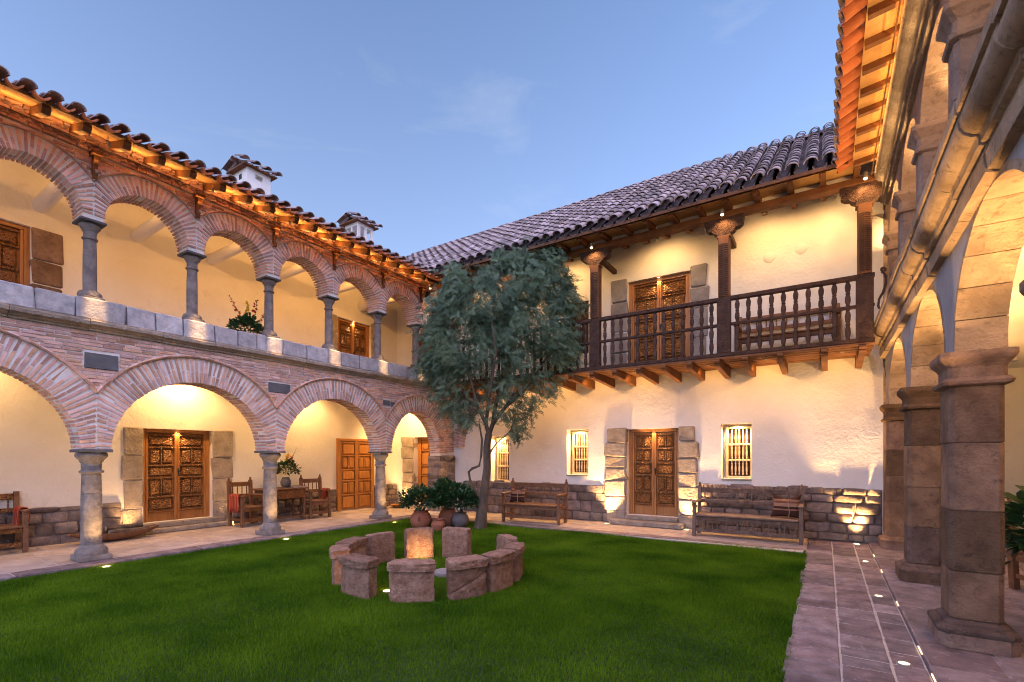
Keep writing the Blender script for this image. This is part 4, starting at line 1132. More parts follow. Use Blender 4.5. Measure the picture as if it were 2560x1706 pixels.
# arches: facing stones, soffit stones and plain wall over them
m_ = MB(); N = 24
for ya, yb in zip(PY, PY[1:]):
    a0, a1 = ya + PD, yb; yc = (a0 + a1) / 2; A = (a1 - a0) / 2; B = .86
    P = [(yc + (A + .05) * math.cos(PI * k / N), ZSR + (B + .05) * math.sin(PI * k / N)) for k in range(N + 1)]
    for (p0, q0), (p1, q1) in zip(P, P[1:]):
        m_.add([(X0, p0, q0), (X0, p1, q1), (X0, p1, 3.52), (X0, p0, 3.52)], [(0, 1, 2, 3)])
        m_.add([(X1, p0, q0), (X1, p1, q1), (X1, p1, 3.52), (X1, p0, 3.52)], [(3, 2, 1, 0)])
    ar = part('arch', RW, (1, yc, ZSR)); n = 11
    for k in range(n):
        t0, t1 = PI * k / n + .004, PI * (k + 1) / n - .004; V = []; K = 3
        q = MB()
        inn = [(yc + A * math.cos(t0 + (t1 - t0) * i / K), ZSR + B * math.sin(t0 + (t1 - t0) * i / K)) for i in range(K + 1)]
        out = [(yc + (A + .052) * math.cos(t0 + (t1 - t0) * i / K), ZSR + (B + .052) * math.sin(t0 + (t1 - t0) * i / K)) for i in range(K + 1)]
        pr = inn + out[::-1]; dx = jit(.003)
        q.prism(pr, lambda u, w, d: (d + dx, u, w), X0 - .004, X1 + .004); q.build('voussoir', SANDST, ar)
for y in PY:
    m_.add([(X0, y + .05, ZSR), (X0, y + PD - .05, ZSR), (X0, y + PD - .05, 3.52), (X0, y + .05, 3.52)], [(0, 1, 2, 3)])
    m_.add([(X1, y + .05, ZSR), (X1, y + PD - .05, ZSR), (X1, y + PD - .05, 3.52), (X1, y + .05, 3.52)], [(3, 2, 1, 0)])
m_.build('wall', LIMEWASH, RW)
for y in PY:
    MB().cbox(X0 + .003, X1 + .01, y + .003, y + PD - .003, ZSR, ZSR + .24, .006).build('springer', BROWNSTONE, RW)
# string course: lower fascia, then a big roll
prof = [(.0, 3.30), (-.06, 3.315), (-.07, 3.42), (-.055, 3.44), (-.055, 3.475), (-.09, 3.49), (-.09, 3.53), (-.10, 3.545), (-.125, 3.55), (-.16, 3.575), (-.183, 3.615), (-.188, 3.66), (-.178, 3.695), (-.178, 3.705), (-.20, 3.71), (-.203, 3.775), (-.19, 3.785), (-.12, 3.80), (-.12, 3.84), (.02, 3.84), (.02, 3.30)]
y = -.4
while y < 12.7:
    l = R_.uniform(.55, .95); dx = jit(.010); dz = jit(.010)
    MB().prism(prof, lambda u, w, d: (XR + u + dx, d, w + dz), y + .003, y + l - .003).build('string_course_stone', SANDST, RW, True, ang=35); y += l
MB().box(XR + .022, 1.18, -.4, 12.7, 3.525, 3.84).build('parapet', LIMEWASH, RW)
MB().box(XR + .3, 3.6, -.4, 13.5, 3.32, 3.50).build('floor_slab', PLASTER_IN, RW)
# upper pillars and arches
UPST = mat('pale_brown_stone', (0.24, 0.17, 0.14), (0.38, 0.28, 0.235), 4, 0.88, 0.9, 30, var=0.2, dist=0.02, c3=(0.17, 0.12, 0.10), c3pos=0.6)
UY = [1.9, 3.55, 5.25, 7.0, 8.6, 10.05, 11.5]; UD = .26; UX = 1.00; UHX = .12
for y in UY:
    c = part('upper_pillar', RW, (UX, y + UD / 2, 3.84)); yc = y + UD / 2
    MB().sqlathe(UX, yc, UHX, UD / 2, [(.04, 3.841), (.045, 3.85), (.045, 3.94), (.03, 3.955), (.0, 3.98)], .03).build('base', UPST, c)
    for z0, z1 in ((3.981, 4.5), (4.501, 4.97)):
        MB().sqlathe(UX, yc, UHX, UD / 2, [(-.005, z0), (0, z0 + .006), (0, z1 - .006), (-.005, z1)], .035).build('block', UPST, c)
    MB().sqlathe(UX, yc, UHX, UD / 2, [(.0, 4.971), (.03, 4.985), (.038, 5.02), (.012, 5.045), (.012, 5.13), (.05, 5.19), (.07, 5.215), (.07, 5.265), (.03, 5.27)], .03).build('capital', UPST, c)
m_ = MB(); N = 18; UX0, UX1 = .89, 1.14; ZU = 5.271; ZUT = 5.98
for ya, yb in zip(UY, UY[1:]):
    a0, a1 = ya + UD, yb; yc = (a0 + a1) / 2; A = (a1 - a0) / 2; B = .50
    P = [(yc + A * math.cos(PI * k / N), ZU + B * math.sin(PI * k / N)) for k in range(N + 1)]
    for (p0, q0), (p1, q1) in zip(P, P[1:]):
        m_.add([(UX0, p0, q0), (UX0, p1, q1), (UX0, p1, ZUT), (UX0, p0, ZUT)], [(0, 1, 2, 3)])
        m_.add([(UX1, p0, q0), (UX1, p1, q1), (UX1, p1, ZUT), (UX1, p0, ZUT)], [(3, 2, 1, 0)])
        m_.add([(UX0, p0, q0), (UX0, p1, q1), (UX1, p1, q1), (UX1, p0, q0)], [(3, 2, 1, 0)])
for y in UY:
    m_.add([(UX0, y, ZU), (UX0, y + UD, ZU), (UX0, y + UD, ZUT), (UX0, y, ZUT)], [(0, 1, 2, 3)])
    m_.add([(UX1, y, ZU), (UX1, y + UD, ZU), (UX1, y + UD, ZUT), (UX1, y, ZUT)], [(3, 2, 1, 0)])
m_.build('upper_wall', UPST, RW)
cp = [(.0, 5.80), (-.05, 5.81), (-.06, 5.85), (-.10, 5.86), (-.11, 5.89), (-.17, 5.91), (-.22, 5.95), (-.245, 6.0), (-.24, 6.05), (-.20, 6.08), (.02, 6.08), (.02, 5.80)]
y = 1.5
while y < 10.2:
    l = min(R_.uniform(.5, .85), 10.25 - y)
    MB().prism(cp, lambda u, w, d: (.888 + u, d, w), y + .002, y + l - .002).build('cornice_stone', ROUGHSTONE, RW, True, ang=35); y += l
# eave of the right wing
zr_ = lambda x: 6.06 + (x - .38) * .10
y = 1.4; ry = []
while y < 9.3: ry.append(y + jit(.015)); y += .42
for y in ry:
    MB().prism([(.36, zr_(.36) - .075), (.7, zr_(.7) - .075), (.7, zr_(.7) - .003), (.36, zr_(.36) - .003)], lambda u, w, d: (u, d, w), y - .035, y + .035).build('rafter', BEAMW, RW)
for a, b in zip(ry, ry[1:]):
    MB().prism([(.35, zr_(.35)), (.72, zr_(.72)), (.72, zr_(.72) + .022), (.35, zr_(.35) + .022)], lambda u, w, d: (u, d, w), a + .004, b - .004).build('soffit_board', SOFFIT, RW)
ROOF_R = part('roof', RW, (1, 6, 6.2))
roof_tiles(ROOF_R, (.14, 1.2, 6.045), (0, 1, 0), Vector((1, 0, .48)).normalized(), 40, 3, .21, .34, lambda p: p.y < 9.05 + (p.x - .1) * 1.0, TILE, TILE_O, 150, r=.092, L=.46)
m_ = MB(); m_.add([(.34, 1.2, 6.15), (.34, 9.2, 6.15), (3.6, 12.3, 7.75), (3.6, 1.2, 7.75)], [(0, 1, 2, 3)]); m_.build('roof_deck', BEAMW, ROOF_R)
# gallery inner walls
wall(RW, 'wall', 'x', 3.5, .0, 13.5, 0, 3.32, [(5.2, 6.3, .06, 2.15, .2), (9.2, 10.3, .06, 2.15, .2)], .4, PLASTER_IN, sgn=-1)
wall(RW, 'wall', 'x', 3.5, .0, 13.5, 3.5, 7.4, [(6.2, 7.3, 3.52, 5.5, .2)], .4, PLASTER_IN, sgn=-1)
jamb(RW, 'x', 3.5, 4.75, 5.19, .05, 2.16, 6, .05, BROWNSTONE, sgn=-1, side=-1); jamb(RW, 'x', 3.5, 6.31, 6.7, .05, 2.16, 6, .05, BROWNSTONE, sgn=-1)
carved_door(RW, 'x', 3.62, 5.2, 6.3, .06, 2.15, sgn=-1)
jamb(RW, 'x', 3.5, 8.8, 9.19, .05, 2.16, 6, .05, BROWNSTONE, sgn=-1, side=-1); jamb(RW, 'x', 3.5, 10.31, 10.7, .05, 2.16, 6, .05, BROWNSTONE, sgn=-1)
carved_door(RW, 'x', 3.62, 9.2, 10.3, .06, 2.15, sgn=-1); carved_door(RW, 'x', 3.62, 6.2, 7.3, 3.52, 5.5, sgn=-1)
MB().box(.9, 3.9, 13.4, 13.6, 0, 7.0).build('end_wall', PLASTER_IN, RW)
m_ = MB(); m_.add([(1.14, .0, 6.2), (1.14, 13.4, 6.2), (3.5, 13.4, 7.3), (3.5, .0, 7.3)], [(0, 1, 2, 3)]); m_.build('ceiling', PLASTER_IN, RW)
# ================================================================== STONE SEAT RING
SCX, SCY = -4.42, 4.80
def stone_seat(deg, label, w=.24, ri=1.05, th=.20, h=.44, cap=True, rough=.008, crack=False):
    """curved slab standing on the grass, its outer face towards the outside of the ring"""
    a = math.radians(deg)
    t = thing('stone_stool', label, 'stone seat', (SCX + math.cos(a) * (ri + th / 2), SCY + math.sin(a) * (ri + th / 2), 0), a, 'ring of stone seats on the lawn')
    def blk(name, r0, r1, z0, z1, hw, top_in=0.0, mats=SEATSTONE, cut=None):
        # local x is outward, y along the ring; grid so the stone can be lumpy
        K = 9; L = 7; m_ = MB(); V = []
        rm = ri + th / 2
        def P(r, s_, z):
            return (r * math.cos(s_ / rm) - rm, r * math.sin(s_ / rm), z)
        idx = {}
        for i in range(K + 1):
            s_ = -hw + 2 * hw * i / K
            for j in range(L + 1):
                z = z0 + (z1 - z0) * j / L
                for q, r in enumerate((r0, r1)):
                    e = rough
                    rr = r + (jit(e) if 0 < j < L else jit(e * .5))
                    if i in (0, K) : rr += (-.018 if q else .018)
                    if j == L: rr += (-.016 if q else .016)
                    zz = z + (jit(e * .8) if j == L else 0) - (.012 if i in (0, K) and j == L else 0)
                    ss = s_ + (jit(e) if i in (0, K) else 0)
                    if cut: ss, zz = cut(ss, zz)
                    idx[(i, j, q)] = len(V); V.append(P(rr, ss, zz))
        F = []
        for i in range(K):
            for j in range(L):
                F.append((idx[i, j, 1], idx[i + 1, j, 1], idx[i + 1, j + 1, 1], idx[i, j + 1, 1]))
                F.append((idx[i, j, 0], idx[i, j + 1, 0], idx[i + 1, j + 1, 0], idx[i + 1, j, 0]))
            F.append((idx[i, L, 0], idx[i, L, 1], idx[i + 1, L, 1], idx[i + 1, L, 0]))
        for j in range(L):
            F.append((idx[0, j, 0], idx[0, j, 1], idx[0, j + 1, 1], idx[0, j + 1, 0])); F.append((idx[K, j, 0], idx[K, j + 1, 0], idx[K, j + 1, 1], idx[K, j, 1]))
        m_.add(V, F); return m_.build(name, mats, t, True, False, 60)
    if crack:
        f = lambda s_: .07 + (s_ + w) / (2 * w) * .20
        blk('slab', ri, ri + th - .02, 0, 1, w, cut=lambda s_, z: (s_, f(s_) + .014 + (h - .10 - f(s_) - .014) * z))
        blk('broken_slab', ri + .01, ri + th - .01, 0, 1, w * .98, cut=lambda s_, z: (s_, -.02 + (f(s_) + .02) * z))
    else:
        blk('slab', ri, ri + th - .02, -.02, h - .10 if cap else h, w)
    if cap: blk('cap', ri - .02, ri + th + .012, h - .098, h, w + .012)
    return t
seats = [(203, 'low reddish stone seat at the left of the ring, behind the lit one', .26, True, False), (232, 'stone seat at the ring\'s left front with its side lit by the floor light', .20, True, False),
         (267, 'square stone seat left of the front gap in the ring', .24, True, False), (303, 'front stone seat of the ring, nearest the camera, with rounded cap', .235, True, False),
         (333, 'stone seat with a diagonal crack and a broken lower piece', .215, True, True), (358, 'stone seat right behind the cracked one in the ring', .215, True, False),
         (24, 'curved stone seat at the far right of the ring', .21, True, False), (58, 'plain stone seat at the right rear of the ring', .22, False, False),
         (112, 'tall stone seat at the rear of the ring, right of the brightly lit one', .22, False, False), (141, 'rear stone seat brightly lit on its face by a ground light', .22, False, False),
         (173, 'dark stone seat at the left rear of the ring', .22, False, False)]
for d, lab, w, cp_, cr in seats: stone_seat(d, lab, w, cap=cp_, crack=cr, h=.46 if d in (112, 141) else .44)
o = MB().lathe([(.17, 0), (.175, .02), (.17, .055), (.15, .062), (.001, .063)], 22).build('stone_disc', STONE, None, True)
o.location = (-4.24, 4.92, 0); tag(o, 'flat grey stone disc lying in the middle of the seat ring', 'stone')

# ================================================================== FURNITURE
def box_part(name, t, x0, x1, y0, y1, z0, z1, mats, c=.006): return MB().cbox(x0, x1, y0, y1, z0, z1, c).build(name, mats, t, world=False)
def spindle_mesh(h, r, mats, n=8):
    pr = [(.7, 0), (.9, .08), (.6, .14), (1.0, .22), (1.1, .38), (.9, .48), (.6, .54), (1.05, .62), (1.1, .78), (.7, .86), (.9, .92), (.7, 1)]
    return MB().lathe([(r * a, z * h) for a, z in pr], n).mesh('spindle', mats, True)
def bench(t, L, D, H, mats, carved, nsp=12, napron=0, finial=True, lower=True, arms=True, rails=1, top_spikes=False):
    """bench facing -y (front), back at +y; local origin at the middle of its base"""
    hl = L / 2; sh = .43
    for sx in (-1, 1):
        x = sx * (hl - .035)
        box_part('leg', t, x - .032, x + .032, -D / 2, -D / 2 + .065, 0, .64 if arms else sh, mats)
        m_ = MB(); m_.prism([(D / 2 - .07, 0), (D / 2, 0), (D / 2 + .06, H), (D / 2 + .0, H)], lambda u, w, d: (d, u, w), x - .032, x + .032); m_.build('leg', mats, t, world=False)
        if finial: MB().lathe([(.02, 0), (.03, .015), (.018, .03), (.026, .05), (.012, .075)], 8, (x, D / 2 + .03, H)).build('finial', mats, t, True, False)
        if arms: box_part('armrest', t, x - .042, x + .042, -D / 2 - .05, D / 2 + .03, .641, .68, mats, .012)
        box_part('side_rail', t, x - .02, x + .02, -D / 2 + .066, D / 2 - .07, sh - .10, sh - .04, mats)
        if lower: box_part('side_rail', t, x - .02, x + .02, -D / 2 + .066, D / 2 - .07, .13, .18, mats)
    box_part('seat', t, -hl + .07, hl - .07, -D / 2 - .02, D / 2 - .02, sh - .035, sh, mats, .008)
    box_part('apron', t, -hl + .07, hl - .07, -D / 2 + .012, -D / 2 + .045, sh - .11, sh - .036, carved)
    if lower:
        box_part('front_rail', t, -hl + .07, hl - .07, -D / 2 + .012, -D / 2 + .045, .10, .17, carved)
        if napron:
            me_ = spindle_mesh(sh - .11 - .17, .011, mats)
            for k in range(napron):
                o = bpy.data.objects.new('spindle', me_); COL.objects.link(o); o.parent = t
                o.location = (-hl + .07 + (k + .5) * (L - .14) / napron, -D / 2 + .028, .17)
    yb = D / 2 + .03
    def br(z0, z1, m__=carved): box_part('back_rail', t, -hl + .07, hl - .07, yb - .018, yb + .018, z0, z1, m__)
    z1 = H - .03; br(z1 - .10, z1); br(sh + .18, sh + .25)
    me_ = spindle_mesh(z1 - .10 - sh - .25, .012, mats)
    for k in range(nsp):
        o = bpy.data.objects.new('spindle', me_); COL.objects.link(o); o.parent = t
        o.location = (-hl + .07 + (k + .5) * (L - .14) / nsp, yb, sh + .25)
    if top_spikes:
        me_ = MB().lathe([(.008, 0), (.014, .012), (.008, .022), (.013, .036), (.004, .05)], 8).mesh('spike', mats, True)
        for k in range(top_spikes):
            o = bpy.data.objects.new('spike', me_); COL.objects.link(o); o.parent = t
            o.location = (-hl + .07 + (k + .5) * (L - .14) / top_spikes, yb, z1)
    return t
b1 = bench(thing('bench', 'brown wooden spindle-back bench below the window behind the tree', 'bench', (-5.70, 9.72, .035), math.radians(6)), 1.46, .50, .93, FURN, FURN, 9, 8)
b2 = bench(thing('bench', 'long weathered carved bench right of the carved double door', 'bench', (-1.24, 9.98, .035), math.radians(1)), 1.84, .54, .95, FURNG, FURNGC, 14, 20, top_spikes=22)
b3 = bench(thing('bench', 'carved wooden bench against the wall at the left edge of the arcade', 'bench', (-10.92, 1.50, .05), PI / 2), 1.5, .52, .95, FURN, WOODC, 11, 0, finial=False)
b4 = bench(thing('bench', 'dark wooden bench on the balcony behind the balusters', 'bench', (-.62, 10.36, 3.42), 0), 1.7, .5, .95, FURN, FURN, 9, 0, finial=False)
def chair(t, mats, carved):
    bench(t, .56, .50, .98, mats, carved, 4, 0, True, True, True); return t
c1 = chair(thing('armchair', 'wooden spindle armchair with a striped blanket, left of the table', 'chair', (-10.68, 5.73, .05), PI / 2 + math.radians(4)), FURN, WOODC)
c2 = chair(thing('armchair', 'wooden spindle armchair right of the table, near the panelled door', 'chair', (-10.66, 7.42, .05), PI / 2 - math.radians(8)), FURN, FURN)
# table
tb_ = thing('table', 'carved wooden table with drawers against the gallery wall', 'table', (-10.80, 6.58, .05), PI / 2)
box_part('tabletop', tb_, -.55, .55, -.30, .30, .74, .775, FURN, .008)
box_part('drawer_front', tb_, -.49, .49, -.255, -.22, .53, .73, WOODC); box_part('back_panel', tb_, -.49, .49, .22, .25, .55, .739, FURN)
for sx in (-1, 1):
    box_part('side_panel', tb_, sx * .49 - .012, sx * .49 + .012, -.22, .22, .55, .739, FURN)
    for sy in (-1, 1): MB().lathe([(.035, 0), (.04, .05), (.025, .08), (.034, .14), (.036, .3), (.024, .42), (.036, .47), (.036, .54)], 10, (sx * .46, sy * .23, 0)).build('leg', FURN, tb_, True, False)
    box_part('stretcher', tb_, sx * .46 - .02, sx * .46 + .02, -.19, .19, .07, .11, FURN)
box_part('stretcher', tb_, -.44, .44, -.25, -.21, .07, .11, FURN)
def book(loc, rz, w, l, h, mats, label):
    t = thing('book', label, 'book', loc, rz)
    m_ = MB(); m_.box(-w / 2, w / 2, -l / 2, l / 2, 0, .003); m_.box(-w / 2, w / 2, -l / 2, l / 2, h - .003, h); m_.box(-w / 2, -w / 2 + .003, -l / 2, l / 2, .003, h - .003); m_.build('cover', mats, t, world=False)
    MB().box(-w / 2 + .0035, w / 2 - .006, -l / 2 + .006, l / 2 - .006, .0035, h - .0035).build('pages', mat('paper', (.62, .58, .5), (.7, .66, .58), 20, .9, .1, 60), t, world=False)
MAROON = mat('maroon_cover', (.10, .03, .03), (.14, .045, .04), 10, .6, .1, 40); TAN = mat('tan_cover', (.38, .28, .18), (.46, .35, .24), 10, .7, .1, 40)
book((-10.62, 6.95, .826), .3, .20, .28, .03, MAROON, 'dark book lying on the table beside the vase')
book((-10.88, 6.99, .826), -.2, .18, .25, .03, TAN, 'tan book lying at the table\'s right end')

# cushions / folded bags on the benches, blankets on the chairs
def stripes(name, cols, scale, axis):
    if name in MATS: return MATS[name]
    m = bpy.data.materials.new(name); m.use_nodes = True; n = m.node_tree.nodes; l = m.node_tree.links
    b = n['Principled BSDF']; b.inputs['Roughness'].default_value = .95; b.inputs['Specular IOR Level'].default_value = .1
    t = n.new('ShaderNodeTexCoord'); s_ = n.new('ShaderNodeSeparateXYZ'); l.new(t.outputs['Object'], s_.inputs[0])
    mu = n.new('ShaderNodeMath'); mu.operation = 'MULTIPLY'; mu.inputs[1].default_value = scale; l.new(s_.outputs[axis], mu.inputs[0])
    fr = n.new('ShaderNodeMath'); fr.operation = 'FRACT'; l.new(mu.outputs[0], fr.inputs[0])
    r = n.new('ShaderNodeValToRGB'); r.color_ramp.interpolation = 'CONSTANT'; e = r.color_ramp.elements
    e[0].color = (*cols[0][1], 1); e[0].position = cols[0][0]; e[1].color = (*cols[1][1], 1); e[1].position = cols[1][0]
    for p_, c_ in cols[2:]: q = e.new(p_); q.color = (*c_, 1)
    l.new(fr.outputs[0], r.inputs[0]); l.new(r.outputs[0], b.inputs['Base Color'])
    nz_ = n.new('ShaderNodeTexNoise'); nz_.inputs['Scale'].default_value = 120; l.new(t.outputs['Object'], nz_.inputs['Vector'])
    bp = n.new('ShaderNodeBump'); bp.inputs['Strength'].default_value = .5; bp.inputs['Distance'].default_value = .003
    l.new(nz_.outputs['Fac'], bp.inputs['Height']); l.new(bp.outputs[0], b.inputs['Normal'])
    MATS[name] = m; return m
BAGM = stripes('brown_striped_weave', [(0, (.05, .022, .016)), (.42, (.22, .11, .07)), (.5, (.05, .022, .016)), (.62, (.26, .15, .10)), (.8, (.14, .06, .04)), (.9, (.24, .13, .08))], 3.0, 2)
def pillow(loc, rz, s_, label, tilt=.35):
    t = thing('cushion', label, 'cushion', loc, rz)
    N = 12; m_ = MB(); V = []; idx = {}
    for side in (0, 1):
        for i in range(N + 1):
            for j in range(N + 1):
                u, v = i / N * 2 - 1, j / N * 2 - 1
                e = (1 - u * u) ** .5 * (1 - v * v) ** .5
                th_ = .075 * e ** .7 * (1 if side else -1)
                pinch = 1 - .14 * (1 - abs(u) ** 2) * (abs(v) ** 3); pinch2 = 1 - .16 * (1 - abs(v) ** 2) * (abs(u) ** 3)
                x, z = u * .21 * s_ * pinch2, (v * .19 * pinch + .19) * s_
                if v > 0: z -= .07 * s_ * (1 - abs(u)) * v          # sagging top with two pointed ears
                y = th_ + z * tilt
                idx[side, i, j] = len(V); V.append((x, y, z))
    F = []
    for side in (0, 1):
        for i in range(N):
            for j in range(N):
                q = (idx[side, i, j], idx[side, i + 1, j], idx[side, i + 1, j + 1], idx[side, i, j + 1]); F.append(q if not side else q[::-1])
    m_.add(V, F); m_.build('cover', BAGM, t, True, False, 80)
    MB().tube([(.05 * s_, -.085, .27 * s_), (.07 * s_, -.10, .12 * s_), (.06 * s_, -.09, .01)], .005, 6).build('tassel_cord', MATS['tan_cover'], t, True, False)
pillow((-6.14, 9.66, .468), .15, .95, 'brown woven cushion at the left end of the spindle bench')
pillow((-.60, 9.92, .468), -.12, 1.15, 'brown striped cushion on the long weathered bench')
RED = stripes('red_striped_blanket', [(0, (.34, .035, .022)), (.30, (.40, .30, .20)), (.36, (.34, .035, .022)), (.46, (.12, .03, .03)), (.55, (.42, .07, .025)), (.78, (.40, .28, .16)), (.84, (.34, .035, .022))], 9.0, 0)
def blanket(loc, rz, width, path, label, mats, fringe=True):
    """cloth hung over an arm: path of (y, z) points, width along x"""
    t = thing('blanket', label, 'blanket', loc, rz); m_ = MB(); V = []; N = 14; P = len(path)
    for s_ in (0, 1):
        for i in range(N + 1):
            u = i / N - .5
            for j, (y, z) in enumerate(path):
                wob = .012 * math.sin(u * 17 + j * .6) * (abs(j - P / 2) / (P / 2)) + .005 * math.sin(u * 31)
                V.append((u * width * (1 + .05 * math.sin(j)), y + wob + s_ * .008 * (1 if y >= 0 else -1), z + s_ * .008 + .008 * math.sin(u * 9) * (j in (0, P - 1))))
    F = []; q = (N + 1) * P
    for s_ in (0, 1):
        for i in range(N):
            for j in range(P - 1):
                a = s_ * q + i * P + j; f = (a, a + 1, a + P + 1, a + P); F.append(f if s_ else f[::-1])
    for i in range(N):
        for j in (0, P - 1): a = i * P + j; F.append((a, a + P, a + P + q, a + q))
    for j in range(P - 1):
        for i in (0, N): a = i * P + j; F.append((a, a + 1, a + 1 + q, a + q))
    m_.add(V, F); m_.build('cloth', mats, t, True, False, 80)
    if fringe:
        m_ = MB()
        for k in range(30):
            u = (k + .5) / 30 - .5; y, z = path[-1]; m_.tube([(u * width, y + .004, z + .01), (u * width + jit(.006), y + jit(.008), z - .035)], .0022, 4)
        m_.build('fringe', mats, t, False, False)
    return t
dr = [(-.05, -.22), (-.055, -.12), (-.052, -.03), (-.035, .012), (0, .018), (.035, .012), (.052, -.03), (.056, -.14), (.058, -.26), (.06, -.34)]
# chair 1 faces +y: its right-hand arm is on the courtyard side
blanket((-10.66, 5.485, .735), PI + math.radians(4), .36, dr, 'orange and red striped blanket over the left armchair\'s arm', RED)
blanket((-10.62, 7.68, .735), PI - math.radians(8), .22, dr, 'dark red striped blanket over the right armchair\'s arm', RED, False)
blanket((-10.92, 2.215, .735), PI, .30, dr, 'red woven blanket over the bench arm at the left edge', RED)

# wooden trough with firewood
tr = thing('wooden_trough', 'long boat-shaped wooden trough on the terrace by the left door', 'trough', (-10.78, 3.42, .05), PI / 2 + .05)
m_ = MB(); V = []; N = 20; K = 9
for s_ in (0, 1):
    for i in range(N + 1):
        u = i / N * 2 - 1; e = max(0.0, 1 - abs(u) ** 2.4)
        for k in range(K):
            a = PI * k / (K - 1); w = (.19 - s_ * .022) * (.35 + .65 * e); dpt = (.15 - s_ * .03) * (.25 + .75 * e)
            V.append((u * (.66 - s_ * .03), -math.cos(a) * w, .16 + .05 * abs(u) ** 2 - math.sin(a) ** .7 * dpt if math.sin(a) > 0.01 else .16 + .05 * abs(u) ** 2))
F = []; q = (N + 1) * K
for s_ in (0, 1):
    for i in range(N):
        for k in range(K - 1):
            a = s_ * q + i * K + k; f = (a, a + 1, a + K + 1, a + K); F.append(f if s_ == 0 else f[::-1])
for i in range(N):
    for k in (0, K - 1): a = i * K + k; F.append((a, a + K, a + K + q, a + q))
for i in (0, N):
    for k in range(K - 1): a = i * K + k; F.append((a, a + 1, a + 1 + q, a + q))
m_.add(V, F); m_.build('hull', FURN, tr, True, False, 50)
for k, (dy, dx, z, L, r) in enumerate([(.05, -.06, .20, .52, .045), (.18, .06, .21, .60, .05), (.12, 0, .285, .55, .042), (.34, -.03, .22, .36, .038)]):
    c = (-10.78 + dx, 3.42 + dy, z)
    t = thing('firewood_log', ['thick split log at the left of the firewood in the trough', 'long pale log on the courtyard side of the trough', 'topmost log of the firewood pile in the trough', 'short log at the right end of the trough'][k], 'log', c, jit(.08), 'firewood in the trough')
    MB().tube([(0, -L / 2, 0), (jit(.01), -L / 6, jit(.006)), (jit(.01), L / 6, jit(.006)), (0, L / 2, 0)], [r, r * 1.08, r * .98, r], 9).build('bark', BARK, t, True, False, 50)
    for e in (-1, 1): MB().tube([(0, e * (L / 2 + .0005), 0), (0, e * (L / 2 + .003), 0)], r * .9, 9).build('cut_end', MATS['tan_cover'], t, False, False)
# shallow bowls by the third column
for k, (x, y, r, lab) in enumerate([(-10.85, 9.70, .21, 'dark shallow wooden bowl on the floor behind the third column'), (-10.62, 10.12, .20, 'honey coloured shallow bowl lit from the corner doorway')]):
    t = thing('bowl', lab, 'bowl', (x, y, .05)); pr = [(.08, 0), (.13, .02), (r, .085), (r + .012, .092), (r - .004, .095), (.12, .035), (.001, .022)]
    MB().lathe(pr, 20).build('bowl_body', FURN if k == 0 else WOODL, t, True, False, 60)

# ================================================================== PLANTS
def leaves(m_, c, n, rx, ry, rz, ll, lw, droop=.3, bottom=-.4):
    """broad leaves scattered in an uneven ellipsoid, each a folded 6-vertex blade"""
    k = 0
    while k < n:
        d = Vector((R_.gauss(0, 1), R_.gauss(0, 1), R_.gauss(0, 1))).normalized()
        if d.z < bottom: continue
        rr = R_.uniform(.35, 1.05) ** .5 * (1 + .18 * math.sin(d.x * 5 + d.y * 4 + c[0] * 9))
        p = Vector(c) + Vector((d.x * rx, d.y * ry, d.z * rz)) * rr
        a = (d + Vector((jit(.8), jit(.8), R_.uniform(-droop, .7)))).normalized(); sd = a.cross(uz)
        if sd.length < .1: sd = Vector((1, 0, 0))
        sd.normalize(); sd = (sd + a.cross(sd) * jit(.7)).normalized(); nn = a.cross(sd)
        L = ll * R_.uniform(.6, 1.15); w = lw * R_.uniform(.7, 1.15)
        m_.add([p, p + a * L * .35 + sd * w - nn * w * .25, p + a * L * .7 + sd * w * .8 - nn * w * .1, p + a * L - uz * L * .12, p + a * L * .7 - sd * w * .8 - nn * w * .1, p + a * L * .35 - sd * w - nn * w * .25, p + a * L * .5 + nn * w * .15],
               [(0, 1, 6), (1, 2, 6), (2, 3, 6), (3, 4, 6), (4, 5, 6), (5, 0, 6)])
        k += 1
LEAFD = leafmat('dark_glossy_leaf', (.012, .045, .014), (.05, .13, .045), .32, .12, .5)
def pot_profile(r, h, neck=.62, foot=.55):
    return [(r * foot, 0), (r * .82, h * .16), (r, h * .42), (r * .97, h * .62), (r * .78, h * .84), (r * neck, h * .93), (r * (neck + .10), h * .98), (r * (neck + .10), h), (r * (neck - .04), h), (r * (neck - .06), h * .9), (.001, h * .88)]
def pot_plant(loc, r, h, mats, label, n, cz, rad, handles=False, ll=.12, lw=.032, small=False):
    t = thing('potted_plant', label, 'plant', loc, R_.uniform(0, 6), 'potted shrubs at the lawn corner' if loc[0] < 0 else None)
    MB().lathe(pot_profile(r, h), 26).build('pot', mats, t, True, False, 45)
    if handles:
        for s_ in (-1, 1): MB().tube([(s_ * r * .93, 0, h * .68), (s_ * (r + .05), 0, h * .70), (s_ * (r + .05), 0, h * .58), (s_ * r * .97, 0, h * .52)], .014, 8).build('handle', mats, t, True, False)
    if n:
        m_ = MB(); leaves(m_, (0, 0, cz), n, rad[0], rad[1], rad[2], ll, lw); m_.build('foliage', LEAFD, t, False, False)
        m_ = MB()
        for k in range(9): a = R_.uniform(0, 6.28); m_.tube([(jit(.03), jit(.03), h * .85), (rad[0] * .4 * math.cos(a), rad[1] * .4 * math.sin(a), cz - .05), (rad[0] * .7 * math.cos(a), rad[1] * .7 * math.sin(a), cz + rad[2] * .4)], [.011, .008, .004], 5)
        m_.build('stems', BARK, t, True, False)
    return t
pot_plant((-7.34, 7.68, 0), .235, .40, TERRA, 'green shrub in a round red clay pot with small handles', 900, .60, (.42, .40, .27), True)
